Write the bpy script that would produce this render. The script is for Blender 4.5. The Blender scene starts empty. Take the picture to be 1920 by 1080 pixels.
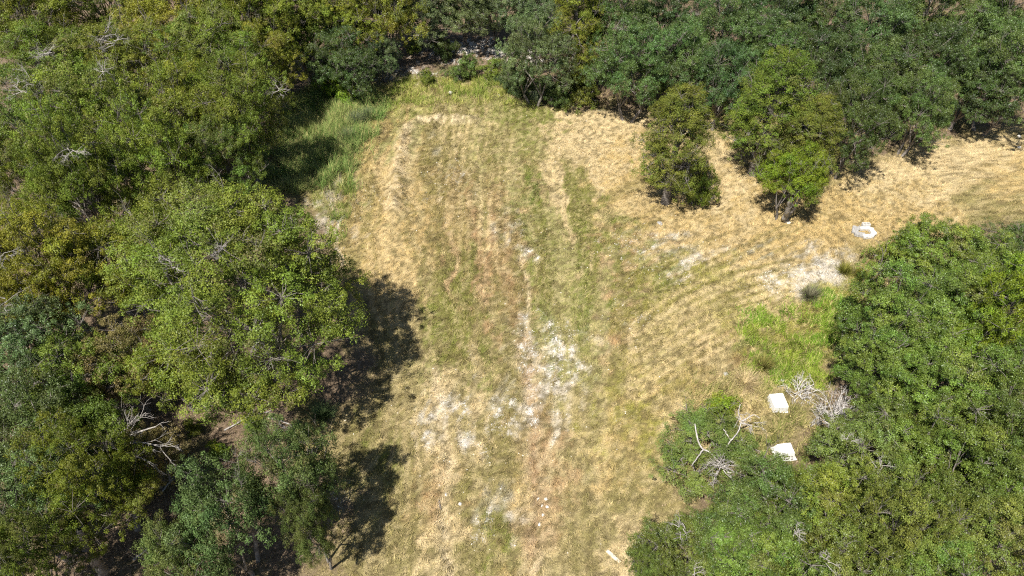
import bpy, math, random
import numpy as np
from mathutils import Vector

# ------------------------------------------------------------------ camera, sky, sun, exposure
sc = bpy.context.scene
col = sc.collection
R = math.radians
CAM_H, PITCH, FPX = 24.0, R(45.0), 1297.0
cam = bpy.data.objects.new('camera', bpy.data.cameras.new('camera'))
col.objects.link(cam)
cam.location = (0, 0, CAM_H)
cam.rotation_euler = (R(90) - PITCH, 0, 0)
cam.data.sensor_width = 36.0
cam.data.lens = 36.0 * FPX / 1920.0
cam.data.clip_end = 5000
sc.camera = cam

SUN_EL = R(60)
SH = Vector((0.58, 0.81, 0)).normalized()          # the way shadows fall on the ground
sun_dir = Vector((-SH.x * math.cos(SUN_EL), -SH.y * math.cos(SUN_EL), math.sin(SUN_EL)))
w = bpy.data.worlds.new('World'); sc.world = w; w.use_nodes = True
wn = w.node_tree
sky = wn.nodes.new('ShaderNodeTexSky'); sky.sky_type = 'NISHITA'; sky.sun_disc = False
sky.sun_elevation = SUN_EL; sky.sun_rotation = math.atan2(sun_dir.x, sun_dir.y)
sky.air_density = 1.0; sky.dust_density = 1.0
bg = wn.nodes['Background']; wn.links.new(sky.outputs[0], bg.inputs[0]); bg.inputs[1].default_value = 0.055
sl = bpy.data.lights.new('sun', 'SUN'); sl.energy = 5.0; sl.angle = R(0.53); sl.color = (1.0, 0.95, 0.87)
so = bpy.data.objects.new('sun', sl); col.objects.link(so)
so.rotation_euler = sun_dir.to_track_quat('Z', 'Y').to_euler()
sc.view_settings.view_transform = 'Standard'; sc.view_settings.look = 'None'
sc.view_settings.gamma = 1.0; sc.view_settings.use_curve_mapping = False
sc.view_settings.exposure = 0.86
sc.cycles.max_bounces = 3; sc.cycles.diffuse_bounces = 2; sc.cycles.use_light_tree = False; sc.cycles.caustics_reflective = sc.cycles.caustics_refractive = False; sc.cycles.glossy_bounces = 2
sc.cycles.transmission_bounces = 3; sc.cycles.transparent_max_bounces = 4
sc.cycles.use_denoising = False; sc.cycles.adaptive_threshold = 0.02
sc.cycles.pixel_filter_type = 'BLACKMAN_HARRIS'; sc.cycles.filter_width = 1.2

# ------------------------------------------------------------------ helpers
rng = np.random.default_rng(7)
SP, CP = math.sin(PITCH), math.cos(PITCH)

def at(px, py, h=0.0):
    """the point at height h that the photograph shows at pixel px, py (1920 x 1080)"""
    u, v = (px - 960) / FPX, (py - 540) / FPX
    d = (CAM_H - h) / (SP + CP * v)
    return np.array([u * d, d * (CP - SP * v), h])

def depth(px, py, h=0.0):
    return (CAM_H - h) / (SP + CP * (py - 540) / FPX)

def _hash(ix, iy, seed):
    n = (ix.astype(np.int64) * 374761393 + iy.astype(np.int64) * 668265263 + seed * 1442695041) & 0xffffffff
    n = ((n ^ (n >> 13)) * 1274126177) & 0xffffffff
    n = n ^ (n >> 16)
    return (n & 0xffff) / 65535.0

def vnoise(x, y, seed=0):
    x = np.asarray(x, float); y = np.asarray(y, float)
    ix, iy = np.floor(x), np.floor(y)
    fx, fy = x - ix, y - iy
    fx = fx * fx * (3 - 2 * fx); fy = fy * fy * (3 - 2 * fy)
    a, b = _hash(ix, iy, seed), _hash(ix + 1, iy, seed)
    c, d = _hash(ix, iy + 1, seed), _hash(ix + 1, iy + 1, seed)
    return (a * (1 - fx) + b * fx) * (1 - fy) + (c * (1 - fx) + d * fx) * fy

def fbm(x, y, seed=0, octs=4):
    s, a, t = 0, 1.0, 0
    for o in range(octs):
        s = s + a * vnoise(x * 2 ** o, y * 2 ** o, seed + o * 17); t += a; a *= 0.5
    return s / t                                     # 0..1, mean .5

def sstep(e0, e1, x):
    t = np.clip((x - e0) / (e1 - e0), 0, 1)
    return t * t * (3 - 2 * t)

def mesh_np(name, verts, faces, mat, attr=None, smooth=False):
    """faces: (n,3) or (n,4) array; attr: dict name -> (n_verts,4) colours"""
    me = bpy.data.meshes.new(name)
    verts = np.asarray(verts, np.float32); faces = np.asarray(faces, np.int32)
    k = faces.shape[1]
    me.vertices.add(len(verts)); me.vertices.foreach_set('co', verts.ravel())
    me.loops.add(faces.size); me.loops.foreach_set('vertex_index', faces.ravel())
    me.polygons.add(len(faces))
    me.polygons.foreach_set('loop_start', np.arange(0, faces.size, k, dtype=np.int32))
    if smooth:
        me.polygons.foreach_set('use_smooth', np.ones(len(faces), bool))
    for an, av in (attr or {}).items():
        ca = me.color_attributes.new(an, 'FLOAT_COLOR', 'POINT')
        ca.data.foreach_set('color', np.asarray(av, np.float32).ravel())
    me.update(calc_edges=True)
    me.materials.append(mat)
    return me

def link(name, me, parent=None, loc=None):
    o = bpy.data.objects.new(name, me); col.objects.link(o)
    if parent is not None: o.parent = parent
    if loc is not None: o.location = loc
    return o

def tag(o, label=None, cat=None, group=None, kind=None):
    if label: o['label'] = label
    if cat: o['category'] = cat
    if group: o['group'] = group
    if kind: o['kind'] = kind
    return o

class Tubes:
    """collects tapered tubes into one quad mesh"""
    def __init__(s): s.v, s.f, s.n = [], [], 0
    def add(s, pts, rad, sides=5):
        P = np.asarray(pts, float); n = len(P)
        T = np.gradient(P, axis=0); T /= np.linalg.norm(T, axis=1)[:, None] + 1e-9
        ref = np.array([0, 0, 1.0]) if abs(T[0, 2]) < .9 else np.array([1.0, 0, 0])
        U = np.cross(T, ref); U /= np.linalg.norm(U, axis=1)[:, None] + 1e-9
        V = np.cross(T, U)
        a = np.arange(sides) * 2 * math.pi / sides
        r = np.asarray(rad, float)[:, None, None]
        ring = P[:, None, :] + r * (np.cos(a)[None, :, None] * U[:, None, :] + np.sin(a)[None, :, None] * V[:, None, :])
        s.v.append(ring.reshape(-1, 3))
        i = np.arange(n - 1)[:, None] * sides; j = np.arange(sides)[None, :]; k = (j + 1) % sides
        s.f.append((np.stack([i + j, i + k, i + sides + k, i + sides + j], -1) + s.n).reshape(-1, 4))
        s.n += n * sides
    def mesh(s, name, mat): return mesh_np(name, np.concatenate(s.v), np.concatenate(s.f), mat, smooth=True)

def bezier(a, b, c, n):
    t = np.linspace(0, 1, n)[:, None]
    return (1 - t) ** 2 * a + 2 * t * (1 - t) * b + t ** 2 * c

def unit(v): return v / (np.linalg.norm(v, axis=-1, keepdims=True) + 1e-9)

# ------------------------------------------------------------------ materials
def new_mat(name):
    m = bpy.data.materials.new(name); m.use_nodes = True
    nt = m.node_tree; nt.nodes.clear()
    out = nt.nodes.new('ShaderNodeOutputMaterial')
    return m, nt, out

def mixc(nt, fac, a, b, blend='MIX'):
    n = nt.nodes.new('ShaderNodeMix'); n.data_type = 'RGBA'; n.blend_type = blend
    for s, v in ((n.inputs[0], fac), (n.inputs[6], a), (n.inputs[7], b)):
        if hasattr(v, 'is_linked') or hasattr(v, 'links'): nt.links.new(v, s)
        elif isinstance(v, (int, float)): s.default_value = v
        else: s.default_value = (*v, 1) if len(v) == 3 else v
    return n.outputs[2]

def math_n(nt, op, a, b=None, clamp=False):
    n = nt.nodes.new('ShaderNodeMath'); n.operation = op; n.use_clamp = clamp
    for s, v in ((n.inputs[0], a), (n.inputs[1], b)):
        if v is None: continue
        if hasattr(v, 'links'): nt.links.new(v, s)
        else: s.default_value = v
    return n.outputs[0]

def noise(nt, scale, detail=4, rough=.6, vec=None):
    n = nt.nodes.new('ShaderNodeTexNoise'); n.inputs['Scale'].default_value = scale
    n.inputs['Detail'].default_value = detail; n.inputs['Roughness'].default_value = rough
    if vec is not None: nt.links.new(vec, n.inputs['Vector'])
    return n.outputs['Fac']

def ramp(nt, fac, lo, hi):
    n = nt.nodes.new('ShaderNodeMapRange'); n.interpolation_type = 'SMOOTHSTEP'
    n.inputs['From Min'].default_value = lo; n.inputs['From Max'].default_value = hi
    nt.links.new(fac, n.inputs['Value'])
    return n.outputs[0]

def leaf_mat(name, translucency=0.35, rough=.5, spec=.25):
    """leaf colour = the tree's own colour (object colour) varied leaf by leaf and bough by bough"""
    m, nt, out = new_mat(name)
    oi = nt.nodes.new('ShaderNodeObjectInfo')
    at_ = nt.nodes.new('ShaderNodeAttribute'); at_.attribute_name = 'tint'
    sep = nt.nodes.new('ShaderNodeSeparateColor'); nt.links.new(at_.outputs['Color'], sep.inputs[0])
    val, hue, dry = sep.outputs[0], sep.outputs[1], sep.outputs[2]
    gain = math_n(nt, 'MULTIPLY_ADD', val, 1.5); nt.nodes[-1].inputs[2].default_value = 0.30
    hsv = nt.nodes.new('ShaderNodeHueSaturation')
    h = math_n(nt, 'MULTIPLY_ADD', hue, -0.06); nt.nodes[-1].inputs[2].default_value = 0.53
    nt.links.new(h, hsv.inputs['Hue']); nt.links.new(gain, hsv.inputs['Value'])
    nt.links.new(oi.outputs['Color'], hsv.inputs['Color'])
    c = mixc(nt, dry, hsv.outputs[0], (0.20, 0.15, 0.075))
    p = nt.nodes.new('ShaderNodeBsdfDiffuse'); nt.links.new(c, p.inputs['Color'])
    tr = nt.nodes.new('ShaderNodeBsdfTranslucent')
    c2 = mixc(nt, 0.35, c, (0.20, 0.25, 0.02)); nt.links.new(c2, tr.inputs['Color'])
    mx = nt.nodes.new('ShaderNodeMixShader'); mx.inputs[0].default_value = translucency
    nt.links.new(p.outputs[0], mx.inputs[1]); nt.links.new(tr.outputs[0], mx.inputs[2])
    gl = nt.nodes.new('ShaderNodeBsdfGlossy'); gl.inputs['Roughness'].default_value = rough; gl.inputs['Color'].default_value = (.9, .95, 1, 1)
    m2 = nt.nodes.new('ShaderNodeMixShader'); m2.inputs[0].default_value = spec * .07
    nt.links.new(mx.outputs[0], m2.inputs[1]); nt.links.new(gl.outputs[0], m2.inputs[2])
    nt.links.new(m2.outputs[0], out.inputs[0])
    return m

def solid_mat(name, c1, c2, scale=6, rough=.85, bump=.3, spec=.3, detail=6):
    m, nt, out = new_mat(name)
    tc = nt.nodes.new('ShaderNodeTexCoord')
    f = noise(nt, scale, detail, .65, tc.outputs['Object'])
    c = mixc(nt, ramp(nt, f, .3, .7), c1, c2)
    p = nt.nodes.new('ShaderNodeBsdfPrincipled'); nt.links.new(c, p.inputs['Base Color'])
    p.inputs['Roughness'].default_value = rough; p.inputs['Specular IOR Level'].default_value = spec
    b = nt.nodes.new('ShaderNodeBump'); b.inputs['Strength'].default_value = bump; b.inputs['Distance'].default_value = .02
    nt.links.new(f, b.inputs['Height']); nt.links.new(b.outputs[0], p.inputs['Normal'])
    nt.links.new(p.outputs[0], out.inputs[0])
    return m

def blade_mat(name, transl=.3):
    m, nt, out = new_mat(name)
    a = nt.nodes.new('ShaderNodeAttribute'); a.attribute_name = 'col'
    d = nt.nodes.new('ShaderNodeBsdfDiffuse')
    t = nt.nodes.new('ShaderNodeBsdfTranslucent')
    nt.links.new(a.outputs['Color'], d.inputs['Color']); nt.links.new(a.outputs['Color'], t.inputs['Color'])
    mx = nt.nodes.new('ShaderNodeMixShader'); mx.inputs[0].default_value = transl
    nt.links.new(d.outputs[0], mx.inputs[1]); nt.links.new(t.outputs[0], mx.inputs[2]); nt.links.new(mx.outputs[0], out.inputs[0])
    return m

M_LEAF = leaf_mat('leaf', .24)
M_NEEDLE = leaf_mat('juniper_foliage', .15, .6, .15)
M_GLOSSY = leaf_mat('glossy_leaf', .22, .45, .4)
M_BARK = solid_mat('bark', (.10, .085, .07), (.26, .235, .21), 5, .9, .6)
M_DEAD = solid_mat('bleached_wood', (.26, .235, .21), (.52, .49, .46), 7, .85, .3)
M_BLEACH = solid_mat('sun_bleached_wood', (.40, .375, .35), (.66, .63, .60), 7, .85, .3)
M_DEADGREY = solid_mat('grey_dead_wood', (.22, .20, .18), (.42, .39, .36), 7, .85, .3)
M_STONE = solid_mat('pale_limestone', (.38, .35, .30), (.68, .65, .59), 9, .9, .5)
M_GREYSTONE = solid_mat('grey_limestone', (.20, .195, .185), (.38, .37, .35), 14, .9, .5)
M_BLADE = blade_mat('grass_blade')
M_LITTER = blade_mat('dead_leaf', .1)

# ------------------------------------------------------------------ the ground
def seg_d(X, Y, pts):
    """distance in metres to a polyline on the ground"""
    best = np.full(X.shape, 1e9)
    for (ax, ay), (bx, by) in zip(pts[:-1], pts[1:]):
        dx, dy = bx - ax, by - ay
        t = np.clip(((X - ax) * dx + (Y - ay) * dy) / (dx * dx + dy * dy + 1e-9), 0, 1)
        best = np.minimum(best, (X - ax - t * dx) ** 2 + (Y - ay - t * dy) ** 2)
    return np.sqrt(best)

def stroke(X, Y, pix, width):
    """1 on the line, 0.5 at width, falling to 0"""
    return np.clip(1 - 0.5 * seg_d(X, Y, [at(*p)[:2] for p in pix]) / width, 0, 1)

def blob(X, Y, cx, cy, rx, ry):
    c = at(cx, cy); a = at(cx + rx, cy)[0] - c[0]; b = (at(cx, cy - ry)[1] - at(cx, cy + ry)[1]) / 2
    return np.clip(1 - 0.5 * np.hypot((X - c[0]) / a, (Y - c[1]) / b), 0, 1)

def inside(X, Y, pix):
    """signed-ish: True inside a polygon given in pixels"""
    P = [at(*p)[:2] for p in pix]; r = np.zeros(X.shape, bool); j = len(P) - 1
    for i in range(len(P)):
        (xi, yi), (xj, yj) = P[i], P[j]
        c = ((yi > Y) != (yj > Y)) & (X < (xj - xi) * (Y - yi) / (yj - yi + 1e-12) + xi)
        r ^= c; j = i
    return r

def axis(lo, hi, fine, flo, fhi, mid, far):
    a = list(np.arange(flo, fhi + 1e-6, fine))
    x = fhi
    while x < hi: x += mid; a.append(x)
    s = mid
    while x < far: s *= 1.6; x += s; a.append(x)
    x = flo
    while x > lo: x -= mid; a.insert(0, x)
    s = mid
    while x > -far: s *= 1.6; x -= s; a.insert(0, x)
    return np.array(a)

GX = axis(-46, 46, .115, -15, 25, .45, 2500)
GY = axis(4, 75, .115, 8.5, 41, .30, 2500)
X, Y = np.meshgrid(GX, GY)

CLEARING = [(640,1300),(600,1080),(660,1000),(620,900),(560,860),(560,800),(700,700),(640,560),(620,440),(520,350),(560,230),
            (540,180),(690,160),(800,150),(900,140),(960,190),(1080,205),(1200,215),(1380,190),(1480,240),(1600,300),(1700,270),
            (1800,245),(2000,220),(2400,260),(2400,460),(1850,420),(1700,470),(1660,520),(1600,600),(1560,700),(1500,800),
            (1380,880),(1290,910),(1230,1000),(1180,1080),(1150,1300)]

def masks(X, Y):
    """what grows or lies where: green, white caliche, leaf litter, pale straw, brown"""
    n1 = fbm(X * .45, Y * .45, 3); n2 = fbm(X * 1.6, Y * 1.6, 5); n3 = fbm(X * 5, Y * 5, 9, 3)
    wx = X + (fbm(X * .7, Y * .7, 21) - .5) * 1.6 + (n3 - .5) * .5; wy = Y + (fbm(X * .7, Y * .7, 33) - .5) * 1.6 + (n3 - .5) * .5
    # streaks left by mower and grader: along the clearing on the left, slanting on the right
    dr = at(1450, 570)[:2] - at(1230, 690)[:2]; dr = dr / np.hypot(*dr)
    A_ = X / (.707 * Y + 17) * 30 + (fbm(X * .15, Y * .15, 19, 2) - .5) * 2.4 + (fbm(X * .5, Y * .5, 23, 3) - .5) * 1.1       # the passes fan out slightly up the clearing
    sl = vnoise(A_ * 1.5, Y * .05, 13) * .35 + vnoise(A_ * 3.6, Y * .07, 12) * .4 + vnoise(A_ * 8.5, Y * .12, 14) * .25
    cr_ = -X * dr[1] + Y * dr[0]; al_ = X * dr[0] + Y * dr[1]
    sr = vnoise(cr_ * 1.4 + (n1 - .5), al_ * .06, 11) * .35 + vnoise(cr_ * 3.2 + (n1 - .5), al_ * .08, 15) * .4 + vnoise(cr_ * 7 + (n1 - .5), al_ * .15, 16) * .25
    tr_ = sstep(3.5, 6.5, X + (n1 - .5) * 3)
    streak = (sl * (1 - tr_) + sr * tr_ - .5) * (1 - sstep(30, 38, Y) * sstep(-1, 2, X)) * (.45 + .55 * sstep(14, 22, Y)) * 1.5 * (1 - .75 * sstep(12, 17, X))
    mix = (n1 - .5) * .9 + (n2 - .5) * 1.1 + (n3 - .5) * 1.0
    def S(items, sk=0.0):
        r = np.zeros(X.shape)
        m_ = mix + streak * sk
        for it in items:
            if it[0] == 's': v = stroke(wx if it[2] > .3 else X + (n2 - .5) * .35, wy if it[2] > .3 else Y, it[1], it[2] * 1.25)
            else: v = blob(wx, wy, it[1], it[2], it[3] * 1.25, it[4] * 1.25)
            r = np.maximum(r, it[-1] * sstep(.12, .95, v + m_ * .8 * (v > 0)))
        return r
    inn = sum(inside(wx + ox, wy + oy, CLEARING).astype(float) for ox, oy in ((0, 0), (.7, .2), (-.6, .5), (.1, -.8), (-.9, -.4), (.5, .9), (1.3, -.5), (-1.3, .3))) / 8
    inn = sstep(.15, .85, inn + (n2 - .5) * .8 * (inn > 0) * (inn < 1))
    green = S([('b',985,195,40,16,.95), ('b',950,215,40,12,.5), ('s',[(985,330),(990,400),(1015,460),(1020,560),(1070,640),(1110,720)],.55,.8), ('s',[(1085,440),(1120,540),(1140,620)],.6,.55), ('s',[(855,470),(862,560),(850,700)],.8,.7), ('b',1400,600,120,60,.5), ('b',1290,690,130,70,.5), ('b',985,365,22,30,.9), ('s',[(1000,410),(1030,470),(1020,560)],.45,.75), ('b',1060,430,30,30,.8),
               ('s',[(1090,480),(1110,560),(1110,680)],.5,.55), ('b',1150,420,50,20,.7), ('s',[(860,520),(855,620),(840,700)],.75,.75),
               ('s',[(870,240),(870,400)],.3,.4), ('s',[(915,250),(925,380)],.35,.5), ('b',1480,660,75,45,1.0), ('b',1500,620,90,60,.75),
               ('b',1430,600,60,40,.5), ('b',1560,520,30,25,.7), ('b',1490,690,50,25,1.0), ('b',1400,650,50,40,.6),
               ('b',640,210,70,45,1.0), ('b',620,300,60,45,1.0), ('b',650,260,60,60,.9), ('b',740,180,70,28,1.0), ('b',860,185,90,18,.8), ('b',830,160,60,16,.8),
               ('b',940,185,60,25,.95), ('b',900,150,90,18,.8), ('b',700,200,30,30,.85), ('b',640,350,26,40,.9), ('b',570,210,50,35,.8),
               ('b',680,840,60,60,.55), ('b',700,1020,80,70,.55), ('b',940,1020,70,70,.5), ('b',880,900,60,50,.3), ('b',1080,600,40,80,.4),
               ('s',[(1200,660),(1330,600),(1430,560)],.5,.55), ('s',[(1210,740),(1330,660),(1400,610)],.5,.5), ('b',1250,760,80,60,.45),
               ('b',1170,960,60,60,.35), ('b',1330,770,40,25,.8), ('b',1460,700,60,30,.9), ('b',1150,300,60,40,.25), ('b',1260,560,70,40,.45),
               ('b',1600,500,40,30,.6), ('s',[(690,320),(700,260),(760,215),(860,200)],.5,.6), ('b',1330,720,80,50,.4), ('b',1500,780,60,60,.6),
               ('b',1900,430,60,30,.5), ('b',1160,300,260,60,.3), ('b',1500,430,200,40,.35),
               ('b',860,330,90,90,.35), ('b',900,650,250,220,.35), ('b',900,950,230,150,.35), ('b',1250,640,180,120,.4)], 1.6)
    white = S([('s',[(1030,575),(1045,620),(1060,690),(1085,710)],.55,1.0), ('b',1050,650,42,60,.75), ('s',[(968,640),(985,690),(1000,780)],.22,.85),
               ('b',940,785,45,40,.95), ('b',770,800,45,65,.38), ('b',870,800,70,70,.45), ('b',920,970,16,40,.75), ('s',[(915,960),(920,1000)],.15,.8),
               ('b',1240,470,60,35,.85), ('b',1330,500,60,30,.5), ('s',[(1400,545),(1480,530),(1560,510),(1640,500)],.6,.9), ('b',1545,655,30,22,.7),
               ('b',1030,468,22,9,.85), ('b',1025,495,14,9,.8), ('b',1180,605,40,22,.6), ('b',1150,580,20,15,.5), ('b',840,345,40,28,.5),
               ('b',790,375,45,14,.6), ('b',1090,270,60,35,.4), ('b',840,178,22,8,.5), ('b',905,185,30,8,.6),
               ('s',[(900,180),(950,210),(980,225)],.3,.5), ('b',900,95,90,16,.95), ('b',760,150,50,16,.6), ('b',960,345,22,14,.4), ('b',630,930,30,30,.55),
               ('b',1100,800,34,20,.55), ('b',1160,770,30,20,.4), ('b',1025,860,30,25,.45), ('b',1230,650,26,14,.4), ('b',1040,760,20,40,.5),
               ('b',655,400,16,70,.4), ('b',1880,265,60,16,.5), ('b',1850,540,40,30,.6), ('b',1010,430,25,12,.5), ('b',1300,450,60,20,.4), ('b',1110,210,40,14,.4),
               ('b',1050,680,90,120,.32), ('b',860,800,130,90,.3), ('b',1300,500,150,60,.35), ('b',1480,540,140,40,.4), ('b',870,720,90,60,.25), ('b',820,360,90,40,.3)])
    white = np.clip(white * (.50 + .62 * sstep(.34, .64, n3) + .25 * sstep(.4, .6, n2) + streak * 1.3), 0, 1)
    white *= 1 - .35 * sstep(34, 30, Y) * sstep(6, 8, X)
    straw = S([('s',[(730,400),(745,300),(760,235),(850,225),(890,228)],.9,.95), ('b',760,440,70,70,.55), ('b',1080,290,80,60,.6), ('b',1400,420,300,60,.7),
               ('b',1780,330,160,70,.95), ('b',1180,340,160,80,.5), ('b',720,350,30,60,.8), ('b',1330,560,80,40,.5), ('b',1180,1000,40,60,.7),
               ('s',[(830,700),(825,780),(845,860),(830,960),(840,1080)],.35,.8), ('b',1390,715,50,22,.9), ('b',1150,880,70,70,.35), ('b',1280,780,30,30,.7),
               ('b',900,240,90,20,.7), ('s',[(990,480),(992,560),(985,640)],.13,.9), ('b',1000,850,60,60,.4), ('s',[(1010,830),(1000,940),(1000,1080)],.5,.55),
               ('b',1240,230,160,30,.5), ('b',850,330,110,110,.4), ('b',1150,600,150,120,.3), ('b',1250,620,200,120,.35)], 2.0)
    brown = S([('b',885,480,70,70,.8), ('s',[(960,500),(965,600)],.7,.75), ('s',[(1165,470),(1170,590)],.35,.8), ('b',1000,900,60,110,.6), ('b',860,400,70,30,.5),
               ('b',1200,720,70,70,.35), ('b',1110,760,60,60,.35), ('b',1330,640,60,50,.4), ('s',[(826,920),(828,960)],.2,.8), ('b',1120,230,120,26,.3),
               ('s',[(1240,560),(1400,600)],.6,.3), ('b',760,500,70,50,.4), ('b',900,700,260,300,.3)], 1.6)
    litter = np.clip(1 - inn, 0, 1)
    return green, white, litter, straw, brown, n1, n2, n3, streak

mg, mw, ml, ms, mb, n1, n2, n3, mk = masks(X, Y)

def rut(pix, width, amp):
    wob = (fbm(X * 1.3, Y * 1.3, 41) - .5) * .5
    return amp * np.exp(-(seg_d(X + wob, Y, [at(*p)[:2] for p in pix]) / width) ** 2)

# what covers the ground where: T golden tan, P pale straw, K khaki turf, G olive green, B brown, W chalk, L lush green, Y yellow-green, D dark olive
SPOTS = {
 'T': "720,290 735,330 745,262 700,372 760,310 690,322 1200,300 1170,360 1150,402 1230,400 740,450 762,480 700,470 772,440 1180,720 1140,780 1200,772 1250,760 990,930 1000,1000 990,1062 1170,890 1200,430 1300,430 1400,430 1500,450 1400,500 1400,560 1220,700 1600,400 1700,390 1250,350 1400,350 1900,340 830,960 1250,730 720,520 1300,720",
 'P': "790,234 860,232 1080,230 1150,240 1120,300 1080,478 830,720 870,722 840,1060 835,1000 850,880 855,830 1190,1000 1170,1042 1350,400 1330,520 1260,580 1400,710 1380,740 1270,780 1750,330 1650,350 1850,300 1350,300 1240,250 900,760 1020,860",
 'K': "840,292 870,300 950,240 905,330 800,520 920,560 1200,640 1160,660 1130,720 930,680 900,640 960,780 680,850 650,872 700,830 870,930 900,900 740,980 860,1040 700,1020 1080,900 1070,970 1200,900 1160,950 1440,790 1500,780 1450,830 1880,400 780,580 790,660 1110,1010 1050,820 950,860 770,900 900,1060 1060,1060 760,1060 1280,600",
 'G': "925,292 740,180 700,200 830,175 900,180 960,190 985,200 1050,420 995,420 1010,450 1040,430 1060,440 1070,510 1085,530 1110,520 860,560 865,620 880,650 840,580 1010,540 1010,600 1090,620 1080,560 1110,660 940,1022 1190,480 1210,510 1140,420 600,300 640,340 770,200 850,650 1230,540 690,860 1120,590",
 'B': "860,400 930,340 880,430 870,470 900,500 950,560 960,500 850,500 1165,500 1170,560 1200,480 1150,640 1170,682 1000,850 1010,830 1030,900 1340,620 1370,640 1300,680 930,420 1110,460 820,930 1000,960 940,620",
 'W': "838,342 970,430 975,460 1040,602 1050,640 1070,682 970,650 985,700 1000,755 932,782 850,792 920,962 1220,460 1252,475 1292,482 1242,502 1440,535 1500,535 1540,515 1112,600 640,410 1160,580",
 'L': "1450,640 1482,680 1500,702 640,345 985,365 990,385",
 'Y': "1160,690 1180,620 1230,740 1200,670 1270,660 1310,600 1370,600 1150,760 1280,560 1240,690 1290,640 1210,790 1300,560 1350,560 1520,620 1560,580 1250,650 720,190 800,165 1430,600 1200,560 1330,600 1380,580",
 'D': "800,258 792,292 778,350 810,470 1000,400 885,310 860,330 948,722 1390,620 815,430 840,360 1020,500"}
TURF = {'T': (.465, .345, .152), 'P': (.555, .440, .245), 'K': (.245, .212, .086), 'G': (.160, .185, .036), 'B': (.330, .215, .108), 'W': (.50, .46, .39), 'L': (.110, .170, .024), 'Y': (.265, .255, .052), 'D': (.175, .150, .045)}
def cover(X, Y):
    """colour of the low cover, in patches drawn out along the mowing"""
    t1 = fbm(X * .9, Y * .9, 201, 5); t2 = fbm(X * 1.9, Y * 1.9, 205, 4); t3 = fbm(X * 4.5, Y * 4.5, 209, 3)
    t5 = fbm(X * 6.5 + t2 * 3, Y * 6.5, 217, 2)
    D_ = np.maximum(Y * CP + CAM_H * SP, 1.0); px = 960 + X / D_ * FPX; py = 540 + (CAM_H * CP - Y * SP) / D_ * FPX
    rt = sstep(3.0, 7.0, X + (t1 - .5) * 3)
    wob = (t1 - .5) * 70 + (t2 - .5) * 60 + (t3 - .5) * 26; wob2 = (fbm(X * .9, Y * .9, 231, 4) - .5) * 70 + (fbm(X * 3.1, Y * 3.1, 233, 3) - .5) * 40
    px = px + wob + mk * 150 * rt; py = py + wob2 * .8 + mk * 260 * (1 - .6 * rt)
    W_ = {}
    for q, (k_, pts) in enumerate(SPOTS.items()):
        w_ = np.full(X.shape, 1e-5)
        for p_ in pts.split():
            a_, b_ = map(float, p_.split(',')); sg = 24 if k_ in 'WLD' else 34
            w_ += np.exp(-((px - a_) ** 2 + (py - b_) ** 2 * 1.2) / (2 * sg * sg))
        nz = fbm(X * 1.5 + q * 9, Y * 1.5, 240 + q, 4) - .5 + (fbm(X * 5 + q * 7, Y * 5, 260 + q, 2) - .5) * .6
        W_[k_] = np.maximum(w_, 0) ** 1.15 * np.exp(5.0 * nz)
    W_['T'] = W_['T'] + .02; W_['K'] = W_['K'] + .03
    for k_, f_ in (('K', 1.6), ('G', 2.2), ('B', 1.5), ('Y', 1.9), ('P', .75), ('D', 1.2)): W_[k_] = W_[k_] * f_
    tot = sum(v ** 1.6 for v in W_.values())
    c = sum((W_[k_] ** 1.6 / tot)[..., None] * np.array(TURF[k_]) for k_ in TURF)
    global chalk
    chalk = W_['W'] ** 1.6 / tot
    def to(col_, f): c[...] = c + (np.array(col_) - c) * np.clip(f, 0, 1)[..., None]
    to((.195, .172, .056), sstep(.02, .13, mk) * .50); to((.54, .43, .24), sstep(-.03, -.14, mk) * .30)
    wob_ = (t2 - .5) * .25
    for q, xx in enumerate((832, 858, 870, 899, 911, 943)):                            # wheel tracks: dark crushed turf, pale ridges between
        d_ = seg_d(X + wob_ * .5, Y, [at(xx + 14, 235)[:2], at(xx + 2, 300)[:2], at(xx - 4, 420 + 40 * (q % 3))[:2]])
        fd = (.15 + .85 * sstep(.34, .58, t1)) * (.45 + .55 * sstep(.35, .5, t2))
        to((.195, .170, .055), np.exp(-(d_ / .12) ** 2) * .85 * fd); to((.58, .46, .24), np.exp(-((d_ - .27) / .10) ** 2) * .65 * fd)
    for pts_, wd_ in (([(1160, 465), (1168, 600)], .16), ([(1180, 470), (1192, 590)], .12), ([(1000, 400), (1012, 460), (1022, 540), (1060, 610), (1100, 690), (1120, 800)], .28), ([(975, 340), (985, 390), (1000, 430)], .32),
                      ([(850, 560), (842, 700)], .3), ([(880, 560), (866, 690)], .18), ([(800, 430), (788, 560)], .14), ([(822, 420), (815, 600)], .14), ([(700, 330), (690, 420), (660, 520)], .3),
                      ([(960, 660), (985, 800), (975, 1080)], .16), ([(862, 720), (880, 850), (870, 1080)], .22)):
        d_ = seg_d(X + wob_, Y, [at(*p_)[:2] for p_ in pts_]); to((.190, .175, .052), np.exp(-(d_ / wd_) ** 2) * .7 * sstep(.3, .62, t2))
    for q in range(8):                                                                  # mower arcs sweeping to the right
        A0 = [(1190, 740 - 17 * q), (1270, 690 - 18 * q), (1360, 638 - 17 * q), (1480, 588 - 14 * q)]
        d_ = seg_d(X + wob_ * .6, Y + wob_ * .6, [at(*p_)[:2] for p_ in A0]); fd = .3 + .7 * sstep(.32, .55, t1)
        to((.200, .175, .048), np.exp(-(d_ / .13) ** 2) * .88 * fd); to((.58, .46, .25), np.exp(-((d_ - .31) / .12) ** 2) * .70 * fd)
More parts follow.
